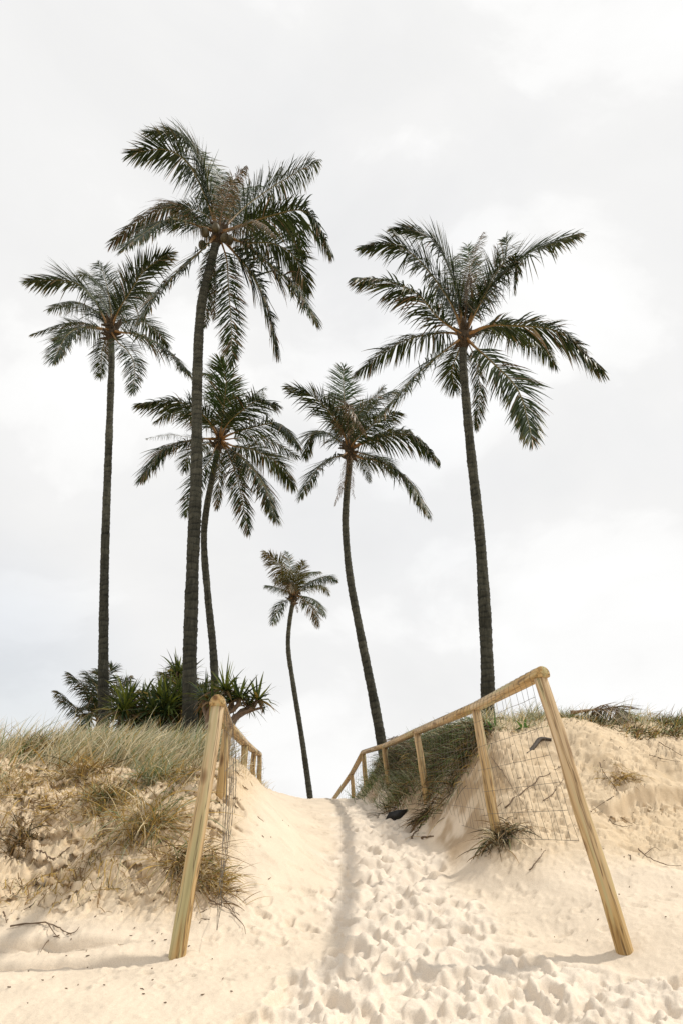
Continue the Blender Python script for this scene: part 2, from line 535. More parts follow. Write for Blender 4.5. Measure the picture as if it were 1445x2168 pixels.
# the trodden strip spreads to the right close to the camera and leaves the left corner smooth
edge_l = np.interp(GY, [2.5, 3.2, 3.7, 4.3, 4.9, 6], [-1.2, -0.75, -0.55, -0.30, -0.12, -0.05])
edge_r = np.interp(GY, [2.5, 3.7, 4.4, 5.0, 5.8, 6.6], [3.2, 2.1, 1.55, 1.05, 0.85, 0.9])
wobx = 0.22 * fbm(GX * 1.3, GY * 1.3, 3, 21)
path_m = path_m * sstep((GX - edge_l + wobx) / 0.28 + 0.5) * sstep((edge_r - GX + wobx) / 0.30 + 0.5)
dune_l = sstep((TL - 0.35) / 0.5) * sstep((GY - 5.0) / 0.7) * sstep((-GX - 0.65) / 0.5)
dune_r = sstep((TR - 0.3) / 0.5) * sstep((GY - 5.9) / 0.8)
near = sstep((GY - 2.2) / 0.6) * sstep((20 - GY) / 4)

# broad undulation, wind crust and eroded clods
H += near * 0.022 * fbm(GX * 1.6, GY * 1.6, 3, 5)
clod = fbm(GX * 4.0, GY * 4.0, 5, 31, 0.60, True)
H += near * (dune_l * 0.036 * clod + dune_r * 0.014 * clod)
warpx = GX + 0.25 * fbm(GX * 1.1, GY * 1.1, 2, 41)
stepn = fbm(warpx * 0.9, GY * 3.2, 4, 44, 0.55)
scarp = np.round(stepn * 3.0) / 3.0 + 0.33 * (sstep((stepn * 3 - np.floor(stepn * 3)) * 2.2) - 0.5)
H += near * (dune_l * 0.060 + dune_r * 0.050) * (scarp - stepn) * 1.6
crumb = np.clip(fbm(GX * 9, GY * 9, 4, 51, 0.6) - 0.25, 0, 1)
H += near * (0.012 + 0.035 * dune_l) * crumb
# overhanging-looking scarp across the right dune face
yl_ = 7.15 + 0.16 * fbm(GX * 1.4, GX * 0 + 3.3, 3, 61) + 0.06 * (GX - 3)
sc_m = sstep((GX - 2.15) / 0.5)
H += near * sc_m * 0.12 * (sstep((GY - yl_) / 0.06) - 1) * np.exp(-np.clip(yl_ - GY, 0, 9) / 0.35)
# small wind scarps on the smooth sand lower left
yl2 = 4.72 + 0.12 * fbm(GX * 1.2, GX * 0 + 9.1, 3, 66)
H += near * sstep((-GX - 0.9) / 0.5) * 0.065 * (sstep((GY - yl2) / 0.05) - 1) * np.exp(-np.clip(yl2 - GY, 0, 9) / 0.16)
yl3 = 5.0 + 0.10 * fbm(GX * 1.7, GX * 0 + 5.1, 3, 67)
H += near * sstep((-GX - 1.2) / 0.4) * 0.07 * (sstep((GY - yl3) / 0.04) - 1) * np.exp(-np.clip(yl3 - GY, 0, 9) / 0.14)


def stamp(x, y, a, b, ang, depth, rim, floor=0.6):
    j0, j1 = np.searchsorted(Yg, [y - 2.2 * a, y + 2.2 * a])
    if j1 - j0 < 2: return
    s = SC[(j0 + j1) // 2]
    i0, i1 = np.searchsorted(U, [(x - 2.2 * a) / s, (x + 2.2 * a) / s])
    X = GX[j0:j1, i0:i1] - x; Y = GY[j0:j1, i0:i1] - y
    c, sn = math.cos(ang), math.sin(ang)
    p = (X * c + Y * sn) / a; q = (-X * sn + Y * c) / b
    q = q * (1 + 0.25 * p)
    r = np.sqrt(p * p + q * q) + 0.20 * perlin(GX[j0:j1, i0:i1] * 11, GY[j0:j1, i0:i1] * 11, 7)
    inside = sstep((1.12 - r) / 0.38)
    bump = np.exp(-((r - 1.32) / 0.26) ** 2) * (0.6 + 0.6 * np.clip(-p, -0.6, 1))
    Hs = H[j0:j1, i0:i1]
    flat = base_h(GX[j0:j1, i0:i1], GY[j0:j1, i0:i1])[0]
    Hs += inside * (floor * (flat - Hs) - depth * (1 + 0.35 * p)) + rim * bump


pr = np.random.default_rng(3)
# dents and footprints, largest where the sand is deep
cnt = 0
while cnt < 1900:
    y = 2.7 + (15.2 - 2.7) * pr.random() ** 1.55
    x = pr.uniform(-1.6, 2.9)
    j = np.searchsorted(Yg, y); i = np.searchsorted(U, x / SC[j])
    if path_m[j, i] < 0.35 + 0.5 * pr.random(): continue
    cnt += 1
    k = pr.random()
    a = pr.uniform(0.075, 0.125) if k < 0.4 else pr.uniform(0.03, 0.075)
    stamp(x, y, a, a * pr.uniform(0.42, 0.75), math.pi / 2 + pr.normal(0, 0.55), pr.uniform(0.022, 0.060) * (a / 0.12) ** 0.7, pr.uniform(0.006, 0.016))
# fewer, shallower prints up the left bank
for _ in range(150):
    y = pr.uniform(5.0, 12.5); x = XLF(y) - pr.uniform(0.05, 0.9)
    stamp(float(x), y, pr.uniform(0.04, 0.10), pr.uniform(0.025, 0.05), pr.uniform(0, 3.1), pr.uniform(0.008, 0.024), 0.006, 0.2)
for _ in range(170):
    y = pr.uniform(4.6, 7.0); x = pr.uniform(1.0, 4.0)
    stamp(float(x), y, pr.uniform(0.03, 0.08), pr.uniform(0.02, 0.04), pr.uniform(-0.5, 0.5), pr.uniform(0.006, 0.020), 0.006, 0.2)
for _ in range(90):
    y = pr.uniform(4.2, 5.6); x = pr.uniform(-2.6, -0.4)
    stamp(float(x), y, pr.uniform(0.02, 0.07), pr.uniform(0.015, 0.035), pr.uniform(-0.5, 0.5), pr.uniform(0.004, 0.016), 0.005, 0.2)
# heaped rims slump to the sand's angle of rest
B0 = base_h(GX, GY)[0]
D0 = H - B0
D1 = np.where(D0 > 0, 0.034 * np.tanh(D0 / 0.034), 0.11 * np.tanh(D0 / 0.11))
H = np.where(path_m > 0.02, B0 + D0 * (1 - path_m) + D1 * path_m, H)
for _ in range(2):
    Hb = H.copy()
    Hb[1:-1, 1:-1] = 0.25 * H[1:-1, 1:-1] * 2 + 0.125 * (H[2:, 1:-1] + H[:-2, 1:-1] + H[1:-1, 2:] + H[1:-1, :-2])
    H = H * (1 - path_m) + Hb * path_m
rg = fbm(GX * 6.0 + 0.5 * fbm(GX * 3, GY * 3, 2, 77), GY * 6.0, 4, 71, 0.6, True)
H += near * path_m * (0.004 * rg + 0.022 * fbm(GX * 3.4, GY * 3.4, 5, 74, 0.58))
# slumped lumps with crisp little edges
tn = fbm(GX * 8 + 0.6 * fbm(GX * 2.5, GY * 2.5, 2, 78), GY * 8, 4, 73, 0.6) * 2.2
tf = np.floor(tn)
H += near * path_m * 0.0075 * (tf + sstep((tn - tf) / 0.4) - 0.55 * tn)
H += near * 0.0035 * fbm(GX * 24, GY * 24, 2, 81)

# sand colours: pale trodden sand, warmer crusted dune faces with root litter
pale = np.array([0.68, 0.59, 0.485]); warm = np.array([0.60, 0.475, 0.325]); litter = np.array([0.36, 0.23, 0.10])
fd = np.clip(dune_l + 0.75 * dune_r + 0.35 * (1 - path_m) * near, 0, 1)[..., None]
ln = sstep((fbm(GX * 2.2, GY * 3.5, 5, 91, 0.6) - 0.30) / 0.5) * np.clip(dune_l + 0.35 * dune_r, 0, 1)
GC = pale * (1 - fd) + warm * fd
GC = GC * (1 - 0.5 * ln[..., None]) + litter * 0.5 * ln[..., None]
# brown rooty soil plus painted shade on the steep bank under the right fence
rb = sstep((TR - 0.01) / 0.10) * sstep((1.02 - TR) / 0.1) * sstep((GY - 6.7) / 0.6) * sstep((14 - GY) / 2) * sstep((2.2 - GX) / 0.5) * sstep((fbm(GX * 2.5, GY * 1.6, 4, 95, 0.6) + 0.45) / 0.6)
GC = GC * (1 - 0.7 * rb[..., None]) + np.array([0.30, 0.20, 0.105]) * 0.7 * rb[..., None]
nr_, nc_ = GX.shape
# wind-cut lips: crusted sand that overhangs the hollow below it
OX, OY = GX.copy(), GY.copy()
lip = sc_m * np.clip(1 - np.abs(GY - yl_ - 0.06) / 0.16, 0, 1) ** 0.7 * (0.5 + 0.8 * np.clip(fbm(GX * 2.0, GY * 0 + 2.2, 3, 62) + 0.4, 0, 1))
OY -= near * 0.11 * lip
for yl__, am in ((yl2, 0.05), (yl3, 0.06)):
    OY -= near * am * sstep((-GX - 0.9) / 0.5) * np.clip(1 - np.abs(GY - yl__ - 0.02) / 0.07, 0, 1) ** 0.7
lp = np.clip(fbm(GX * 2.6, GY * 5.5, 4, 97, 0.6) - 0.05, 0, 1)
OY -= near * (0.075 * dune_l + 0.022 * dune_r * sstep((8.6 - GY) / 0.5)) * sstep(lp / 0.35) * sstep((8.3 - GY) / 0.5)
idx = np.arange(nr_ * nc_).reshape(nr_, nc_)
GQ = np.stack([idx[:-1, :-1], idx[:-1, 1:], idx[1:, 1:], idx[1:, :-1]], -1).reshape(-1, 4)
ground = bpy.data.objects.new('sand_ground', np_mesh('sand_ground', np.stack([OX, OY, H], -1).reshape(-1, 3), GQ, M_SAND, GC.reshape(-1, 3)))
link(ground)
tag(ground, 'pale sand dunes with a trodden footprint path rising between them', 'sand', kind='structure')


# height of the visible surface after the lips were pushed out
HS = H.copy()
for i_ in range(34, 34 + NC):
    HS[:, i_] = np.interp(Yg, np.maximum.accumulate(OY[:, i_]), H[:, i_])


def gz(x, y):
    x = np.asarray(x, dtype=float); y = np.asarray(y, dtype=float)
    j = np.clip(np.searchsorted(Yg, y) - 1, 0, nr_ - 2)
    fy = (y - Yg[j]) / (Yg[j + 1] - Yg[j])
    u = x / (SC[j] + (SC[j + 1] - SC[j]) * fy)
    i = np.clip(np.searchsorted(U, u) - 1, 0, nc_ - 2)
    fx = (u - U[i]) / (U[i + 1] - U[i])
    return (HS[j, i] * (1 - fx) + HS[j, i + 1] * fx) * (1 - fy) + (HS[j + 1, i] * (1 - fx) + HS[j + 1, i + 1] * fx) * fy


def hit(px, py, y0=2.8, y1=15.0):
    """where the sight line of a photo pixel meets the sand"""
    Y = np.linspace(y0, y1, 900)
    d = _f + _r * ((px - CX) / F_PX) - _u * ((py - CY) / F_PX)
    pts = CAM + d * (Y / d[1])[:, None]
    below = pts[:, 2] <= gz(pts[:, 0], pts[:, 1])
    k = np.argmax(below) if below.any() else int(np.argmin(pts[:, 2] - gz(pts[:, 0], pts[:, 1])))
    p = pts[k].copy(); p[2] = gz(p[0], p[1])
    return p


# ------------------------------------------------------------------ palms
def leaflet_frond(ctrl, L_leaf, n_side, seed, tone, droop=0.55, roll=0.0, dead=0.0, azim=None, missing=0.05):
    """ctrl: control points from the crown to the tip. Returns leaflets (V,Q,C) and stalk (V,Q,C)"""
    g = np.random.default_rng(seed)
    S = 40
    pts = spline(ctrl, S)
    T = nrm(np.gradient(pts, axis=0))
    A = pts[-1] - pts[0]; A = np.array([A[0], A[1], 0])
    if azim is not None: A = np.array(azim, dtype=float)
    if np.linalg.norm(A) < 0.3: A = np.array([0.2, -1, 0])
    S0 = nrm(np.cross(A, [0, 0, 1.0]))
    Sd = nrm(S0[None] - T * (T @ S0)[:, None])
    Nn = np.cross(Sd, T)
    t = np.linspace(0.16, 0.995, n_side)
    ss, tt = [], []
    for sgn in (-1, 1):
        ss.append(np.full(n_side, sgn)); tt.append(t + g.normal(0, 0.004, n_side))
    sg = np.concatenate(ss).astype(float); tt = np.clip(np.concatenate(tt), 0.1, 1)
    keep = g.random(len(tt)) > missing
    # wind-torn gaps
    for _ in range(g.integers(0, 3)):
        c = g.uniform(0.2, 0.8); s_ = g.choice([-1, 1])
        keep &= ~((np.abs(tt - c) < g.uniform(0.01, 0.03)) & (sg == s_))
    sg, tt = sg[keep], tt[keep]
    n = len(tt)
    q = tt * (S - 1)

    def smp(a):
        i = np.clip(q.astype(int), 0, S - 2); f = (q - i)[:, None]
        return a[i] * (1 - f) + a[i + 1] * f
    p, Tq, Sq, Nq = smp(pts), smp(T), smp(Sd), smp(Nn)
    rr = roll + g.normal(0, 0.10, n)
    Sr = Sq * np.cos(rr)[:, None] + Nq * np.sin(rr)[:, None]
    a = np.radians(np.interp(tt, [0.1, 0.5, 0.9, 1.0], [34, 42, 54, 76])) + g.normal(0, 0.09, n)
    lift = np.interp(tt, [0.1, 0.5, 1], [0.25, 0.16, 0.05]) + g.normal(0, 0.10, n)
    d0 = nrm(Sr * (sg * np.cos(a))[:, None] + Tq * np.sin(a)[:, None] + Nq * lift[:, None])
    ln = L_leaf * np.interp(tt, [0.12, 0.2, 0.36, 0.6, 0.82, 0.95, 1], [0.45, 0.72, 1.0, 0.95, 0.70, 0.46, 0.30]) * g.uniform(0.82, 1.08, n)
    K = 5
    path = np.zeros((n, K, 3)); path[:, 0] = p
    cl = np.interp(tt, np.linspace(0, 1, 16), g.uniform(0.45, 1.6, 16))
    dr = 1.2 * droop * g.uniform(0.75, 1.25, n) * cl
    wind = np.array([-0.10, 0.0, 0.0])
    kink = g.random(n) < 0.14 + 0.5 * dead
    dirs = np.zeros((n, K, 3)); dirs[:, 0] = d0
    for k in range(1, K):
        s_ = k / (K - 1)
        dn = d0 + (np.array([0, 0, -1.0]) + wind)[None] * (dr * s_ * 1.15 + np.where(kink & (s_ > 0.45), 0.9, 0))[:, None]
        dirs[:, k] = nrm(dn)
        path[:, k] = path[:, k - 1] + dirs[:, k] * (ln / (K - 1))[:, None]
    W = L_leaf * 0.034 * g.uniform(0.7, 1.25, n)
    wid = W[:, None] * np.array([0.55, 1.0, 0.95, 0.62, 0.05])[None]
    bl = nrm(Tq[:, None, :] - dirs * np.sum(Tq[:, None, :] * dirs, -1, keepdims=True))
    nb = np.cross(dirs, bl)
    tw = g.normal(0.0, 0.22, n)[:, None] + np.linspace(0, 0.35, K)[None] * g.normal(0, 1, n)[:, None]
    side = bl * np.cos(tw)[..., None] + nb * np.sin(tw)[..., None]
    green = np.array([0.048, 0.066, 0.012]); deep = np.array([0.014, 0.028, 0.008])
    brown = np.array([0.17, 0.105, 0.050]); yel = np.array([0.24, 0.19, 0.045]); straw = np.array([0.25, 0.19, 0.12])
    v = g.random((n, 1))
    col = green * v + deep * (1 - v)
    if tone == 'yellow': col = col * 0.6 + yel * 0.4 * g.uniform(0.4, 1.0, (n, 1))
    if tone == 'fresh': col = np.array([0.05, 0.085, 0.022]) * g.uniform(0.7, 1.15, (n, 1))
    isd = (g.random(n) < dead)[:, None]
    dcol = np.where(g.random((n, 1)) < 0.5, brown, straw) * g.uniform(0.6, 1.2, (n, 1))
    col = np.where(isd, dcol, col)
    C = np.repeat(col[:, None, :], K, 1)
    tipb = (g.random(n) < 0.22)[:, None]
    C[:, -1] = np.where(tipb, brown * 0.9, C[:, -1]); C[:, -2] = np.where(tipb, 0.55 * C[:, -2] + 0.45 * brown, C[:, -2])
    yt = (g.random(n) < 0.10 + 0.25 * (tt > 0.8))[:, None]
    C[:, -2:] = np.where(yt[:, None], C[:, -2:] * 0.4 + yel * 0.45, C[:, -2:])
    leaf = ribbons(path, side, wid, C)
    # stalk
    sp = pts
    r = np.interp(np.linspace(0, 1, S), [0, 0.06, 0.2, 1.0], [0.075, 0.045, 0.026, 0.005]) * (L_leaf / 1.05)
    st_c = np.zeros((S, 3))
    base_c = np.array([0.22, 0.098, 0.024]) if dead < 0.6 else np.array([0.20, 0.12, 0.06])
    mid_c = np.array([0.16, 0.13, 0.045]) if dead < 0.6 else np.array([0.18, 0.12, 0.07])
    tq = np.linspace(0, 1, S)[:, None]
    st_c = base_c * (1 - np.clip(tq / 0.35, 0, 1)) + mid_c * np.clip(tq / 0.35, 0, 1)
    sides = 6
    V, Q, _ = tube(sp, r, sides)
    CC = np.concatenate([np.repeat(st_c, sides, 0), st_c[:1], st_c[-1:]])
    return leaf, (V, Q, CC)


def trunk_mesh(ctrl, r0, r1, seed, ring=0.15, flare=1.3):
    g = np.random.default_rng(seed)
    n_len = np.sum(np.linalg.norm(np.diff(np.array(ctrl), axis=0), axis=1))
    rows = int(n_len / ring) * 6
    pts = spline(ctrl, rows)
    s = np.linspace(0, 1, rows)
    rad = r0 + (r1 - r0) * s ** 0.75
    rad = rad * (1 + (flare - 1) * np.exp(-s * n_len / 0.5))
    rad = rad * (1 + 0.03 * np.interp(np.linspace(0, 40, rows), np.arange(41), g.normal(0, 1, 41)))
    # leaf-scar rings: each ring swells, then steps in
    ph = np.cumsum(np.full(rows, 1 / 6.0) * (1 + 0.25 * np.interp(np.linspace(0, 60, rows), np.arange(61), g.normal(0, 1, 61))))
    saw = ph % 1.0
    sides = 22
    th = np.linspace(0, 2 * np.pi, sides, endpoint=False)
    tilt = 0.22 * np.sin(th[None, :] + 0.6 * np.floor(ph)[:, None])
    sw = (saw[:, None] + tilt) % 1.0
    nz = perlin(np.cos(th)[None] * 2 + np.zeros((rows, 1)), np.sin(th)[None] * 2 + ph[:, None] * 0.7, seed % 50)
    rf = 1 + 0.085 * (sw - 0.5) + 0.05 * nz + 0.02 * g.normal(0, 1, (rows, sides))
    V, Q, _ = tube(pts, rad, sides, rfun=lambda a, b: rf)
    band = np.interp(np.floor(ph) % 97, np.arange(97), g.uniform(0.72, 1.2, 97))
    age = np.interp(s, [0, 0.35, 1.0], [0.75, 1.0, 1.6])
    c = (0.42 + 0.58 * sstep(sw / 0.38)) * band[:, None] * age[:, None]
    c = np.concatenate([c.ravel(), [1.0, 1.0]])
    return V, Q, np.repeat(c[:, None], 3, 1)


def zc(ox, oy, scale):
    return lambda q: (ox + q[0] / scale, oy + q[1] / scale)


def palm(name, label, Y, trunk_px, r0, r1, crown_zoom, fronds, conv, L, L_leaf, seed, n_side=165, nuts=0, flare=1.3, group='tall coconut palms behind the dunes', extra=1):
    g = np.random.default_rng(seed)
    pts = [P(x, y, Y) for x, y in trunk_px]
    b = pts[0]
    gzb = float(gz(b[0], Y))
    d = (pts[1] - pts[0]); d = d / np.linalg.norm(d)
    foot = b - d * ((b[2] - gzb + 0.12) / d[2]) if b[2] > gzb - 0.1 else b
    ctrl = [foot] + (pts if b[2] > gzb + 0.4 else pts[1:])
    root = empty(name, (foot[0], foot[1], gzb), label, 'palm tree', group)
    cx, cy = conv(crown_zoom)
    crown = P(cx, cy, Y)
    ctrl = ctrl + [crown]
    V, Q, C = trunk_mesh(ctrl, r0, r1, seed, flare=flare)
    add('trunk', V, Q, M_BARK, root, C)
    # woven fibre and old leaf bases round the growing point
    cp = []
    ax = nrm(crown - np.array(ctrl[-2]))
    for k in range(26):
        an = g.uniform(0, 2 * np.pi); o = np.array([math.cos(an), math.sin(an), 0])
        st = crown + ax * g.uniform(-0.35, 0.30) + o * r1 * 0.7
        en = st + o * g.uniform(0.12, 0.34) + np.array([0, 0, g.uniform(-0.22, 0.42)])
        mid = (st + en) / 2 + o * 0.05
        cp.append(tube(spline([st, mid, en], 6), np.linspace(0.085, 0.02, 6) * g.uniform(0.6, 1.3), 6)[:2] + (None,))
    cp.append(tube([crown - ax * 0.45, crown - ax * 0.2, crown, crown + ax * 0.3, crown + ax * 0.55], [r1 * 1.05, r1 * 1.5, r1 * 1.6, r1 * 1.2, r1 * 0.4], 10)[:2] + (None,))
    V, Q, _ = cat_geo(cp)
    add('crown_fibre', V, Q, M_FIBRE, root)
    # traced fronds plus a few young ones in the centre
    for i, fr in enumerate(fronds):
        ctrlz, opt = fr[0], (fr[1] if len(fr) > 1 else {})
        flat = [P(*conv(q), Y) for q in ctrlz]
        chain = [crown] + flat
        arc = np.concatenate([[0], np.cumsum([np.linalg.norm(chain[k + 1] - chain[k]) for k in range(len(chain) - 1)])])
        s = arc[-1]
        Lw = L * opt.get('len', 1.0)
        rest = math.sqrt(max(0.0, Lw * Lw - s * s))
        sgn = opt.get('s', 1 if g.random() < 0.5 else -1)
        dy = sgn * min(rest, 0.75 * Lw) * opt.get('k', 0.8)
        pts3 = [crown]
        for q, a_ in zip(ctrlz, arc[1:]):
            pts3.append(P(*conv(q), Y + dy * (a_ / s) ** 0.9))
        leaf, stalk = leaflet_frond(pts3, 1.52 * L_leaf * opt.get('leaf', 1.0) * min(1.0, 0.45 + 0.55 * s / L), max(24, int(n_side * min(1.15, 0.35 + 0.65 * max(s, Lw * 0.7) / L))),
                                    seed * 100 + i, opt.get('tone', 'green'), opt.get('droop', 0.5 + 0.3 * g.random()), opt.get('roll', g.normal(0, 0.3)),
                                    opt.get('dead', 0.02 + 0.06 * g.random()) * (0.6 if opt.get('dead', 0) < 0.5 else 1.0), opt.get('az'), opt.get('miss', 0.05))
        fo = add('frond', leaf[0], leaf[1], M_LEAF, root, leaf[2], smooth=True)
        st_o = bpy.data.objects.new('leaf_stalk', np_mesh('leaf_stalk', stalk[0] - np.array(root.location), stalk[1], M_STALK, stalk[2]))
        link(st_o, fo)
        if opt.get('dead', 0) > 0.6: fo['label'] = 'dry brown frond'
    for k in range(extra):
        an = g.uniform(0, 2 * np.pi); el = g.uniform(0.1, 1.35)
        o = np.array([math.cos(an), math.sin(an), 0])
        ln = L * g.uniform(0.35, 0.75)
        p1 = crown + (o * math.cos(el) + np.array([0, 0, math.sin(el)])) * ln * 0.5
        p2 = p1 + (o * math.cos(el - 0.6) + np.array([0, 0, math.sin(el - 0.6)])) * ln * 0.5
        leaf, stalk = leaflet_frond([crown, p1, p2], L_leaf * 0.85, int(n_side * 0.6), seed * 100 + 60 + k, 'fresh' if g.random() < 0.4 else 'green', 0.55, g.normal(0, 0.5), 0.1)
        fo = add('frond', leaf[0], leaf[1], M_LEAF, root, leaf[2], smooth=True)
        st_o = bpy.data.objects.new('leaf_stalk', np_mesh('leaf_stalk', stalk[0] - np.array(root.location), stalk[1], M_STALK, stalk[2]))
        link(st_o, fo)
    for k in range(nuts):
        an = -2.7 + k * 2.3 / max(1, nuts - 1) if nuts > 1 else -1.5
        o = np.array([math.cos(an), math.sin(an), 0])
        c = crown + o * (r1 + 0.30 + 0.1 * (k % 2)) + np.array([0, 0, -0.62 + 0.20 * (k % 3)])
        m = 9
        z = np.linspace(-1, 1, m)
        prof = np.sqrt(np.maximum(0.02, 1 - z ** 2)) * (1 - 0.12 * z)
        V, Q, _ = tube(c + z[:, None] * np.array([0.04 * o[0], 0.04 * o[1], 0.15]), 0.115 * prof, 12)
        add('coconut', V, Q, M_NUT, root)
    return root


zB = zc(200, 220, 2.627)
palm('coconut_palm', 'tallest coconut palm with nuts under its crown, thick trunk left of the path', 14.5,
     [(403, 1545), (402, 1400), (408, 1200), (416, 1000), (418, 800), (425, 660), (440, 585)], 0.165, 0.115, (690, 720), [
         ([(640, 500), (600, 300), (480, 175), (310, 152)], dict(s=1, droop=0.35, roll=0.5)),
         ([(620, 520), (520, 330), (390, 252), (200, 275)], dict(s=-1, droop=0.35, roll=-0.3, dead=0.03)),
         ([(715, 580), (765, 440), (845, 345)], dict(dead=0.75, droop=1.2, leaf=0.55, s=-1, k=0.3)),
         ([(710, 560), (700, 420), (660, 330)], dict(s=1, tone='fresh')),
         ([(760, 600), (840, 480), (920, 450)], dict(s=1, tone='fresh')),
         ([(750, 590), (780, 470), (740, 380)], dict(s=1)),
         ([(840, 570), (1000, 455), (1130, 378), (1238, 320)], dict(droop=0.9, s=1)),
         ([(830, 670), (1000, 615), (1150, 590), (1240, 670), (1312, 820)], dict(droop=0.8, s=-1)),
         ([(850, 670), (1020, 620), (1120, 690), (1165, 860)], dict(droop=0.9, s=1)),
         ([(790, 690), (900, 650), (1010, 730)], dict(dead=0.7, droop=1.3, s=-1, leaf=0.6)),
         ([(830, 770), (990, 775), (1110, 850), (1188, 1040)], dict(s=1, droop=0.7)),
         ([(830, 775), (960, 880), (1110, 1010), (1232, 1205)], dict(s=-1, droop=0.5, dead=0.25)),
         ([(790, 840), (880, 950), (960, 1130), (1018, 1372)], dict(s=-1, droop=0.5, dead=0.2)),
         ([(735, 860), (745, 1000), (760, 1200), (767, 1455)], dict(s=-1, droop=0.25, roll=0, az=(0, -1, 0), dead=0.15, leaf=0.66)),
         ([(600, 810), (480, 920), (350, 1050), (262, 1195)], dict(s=-1, droop=0.6)),
         ([(590, 655), (450, 570), (290, 620), (92, 775)], dict(s=1, dead=0.5, droop=1.0)),
         ([(590, 680), (420, 640), (260, 730), (160, 805)], dict(s=-1, droop=0.9)),
         ([(600, 640), (480, 560), (360, 555)], dict(dead=0.5, s=1, droop=1.2)),
         ([(655, 880), (655, 1010), (662, 1195)], dict(dead=0.95, len=0.7, k=0.3, leaf=0.45, droop=0.9)),
         ([(640, 860), (625, 1050), (620, 1235)], dict(dead=0.4, len=0.7, k=0.5, leaf=0.5, s=1)),
     ], zB, 4.6, 0.80, 21, nuts=5)

zF = zc(730, 440, 2.535)
palm('coconut_palm', 'thick leaning coconut palm behind the right fence, crown spread widest', 15.5,
     [(1031, 1505), (1030, 1400), (1016, 1150), (995, 950), (984, 830), (979, 760)], 0.165, 0.105, (638, 690), [
         ([(560, 500), (400, 285), (260, 195), (105, 203)], dict(s=-1, droop=0.45, roll=0.2)),
         ([(590, 420), (490, 195), (390, 130), (275, 108)], dict(s=1, droop=0.4, roll=0.4)),
         ([(500, 590), (390, 465), (220, 392), (62, 372)], dict(s=-1, droop=0.7, dead=0.15, tone='green')),
         ([(600, 520), (560, 400), (590, 260)], dict(s=1)),
         ([(650, 520), (665, 330), (655, 200)], dict(s=1, tone='fresh', droop=0.3)),
         ([(650, 520), (675, 320), (738, 132)], dict(dead=0.7, droop=0.8, leaf=0.5, s=1, k=0.3)),
         ([(650, 520), (662, 350), (690, 520)], dict(dead=0.9, droop=1.3, s=-1, leaf=0.5, len=0.7)),
         ([(700, 540), (790, 370), (860, 240), (860, 160)], dict(s=1, droop=0.5)),
         ([(700, 530), (830, 370), (1000, 232), (1245, 140)], dict(s=-1, droop=0.35, roll=-0.4, dead=0.02)),
         ([(720, 520), (850, 290), (910, 270), (908, 440)], dict(s=-1, droop=0.6, dead=0.3, leaf=0.7)),
         ([(760, 635), (900, 632), (1140, 665), (1378, 868)], dict(s=-1, droop=0.8, dead=0.12)),
         ([(760, 650), (910, 655), (1050, 735), (1130, 845)], dict(s=1, droop=0.9)),
         ([(750, 640), (820, 610), (870, 612)], dict(s=1, len=0.6, k=0.6)),
         ([(700, 750), (800, 840), (930, 985), (1008, 1255)], dict(s=-1, droop=0.6)),
         ([(690, 790), (712, 880), (722, 1000), (702, 1185)], dict(s=1, len=0.7, k=0.5, leaf=0.55, dead=0.3)),
         ([(600, 790), (572, 870), (588, 980)], dict(s=1, len=0.75)),
         ([(560, 745), (420, 860), (300, 990), (195, 1105)], dict(s=-1, droop=0.35, roll=-0.3)),
         ([(560, 670), (440, 680), (280, 730), (62, 882)], dict(s=1, droop=0.8)),
     ], zF, 4.8, 0.82, 22)

zA = zc(40, 520, 3.6125)
palm('coconut_palm', 'slender straight coconut palm farthest left, behind the grassy dune', 17.5,
     [(221, 1545), (219, 1400), (222, 1180), (230, 950), (236, 780), (236, 735)], 0.145, 0.092, (702, 650), [
         ([(640, 530), (560, 390), (400, 275), (78, 268)], dict(s=-1, droop=0.4, roll=0.2)),
         ([(640, 570), (560, 480), (420, 430), (228, 485)], dict(s=1, droop=0.6)),
         ([(705, 500), (680, 340), (645, 200), (600, 130)], dict(s=1, droop=0.3, roll=0.1, az=(0, 1, 0))),
         ([(700, 500), (650, 340), (540, 230), (460, 225)], dict(s=1, droop=0.4)),
         ([(760, 500), (840, 370), (960, 190), (1142, 58)], dict(s=-1, droop=0.3, roll=-0.4)),
         ([(740, 550), (820, 430), (900, 350), (1025, 355)], dict(s=1, droop=0.7)),
         ([(780, 600), (900, 565), (1040, 640), (1138, 762)], dict(s=1, droop=0.7)),
         ([(800, 665), (920, 680), (1110, 775), (1308, 968)], dict(s=-1, droop=0.7, dead=0.25)),
         ([(760, 740), (830, 800), (885, 920), (870, 1128)], dict(s=-1, droop=0.5, leaf=0.8)),
         ([(670, 710), (640, 790), (630, 890), (618, 1005)], dict(s=1, leaf=0.8)),
         ([(620, 630), (500, 620), (370, 685), (262, 885)], dict(s=-1, droop=0.7)),
         ([(620, 640), (520, 630), (400, 640), (268, 730)], dict(s=1, droop=0.8)),
         ([(690, 760), (690, 830), (690, 880)], dict(dead=0.9, len=0.5, leaf=0.4)),
     ], zA, 4.0, 0.76, 23)

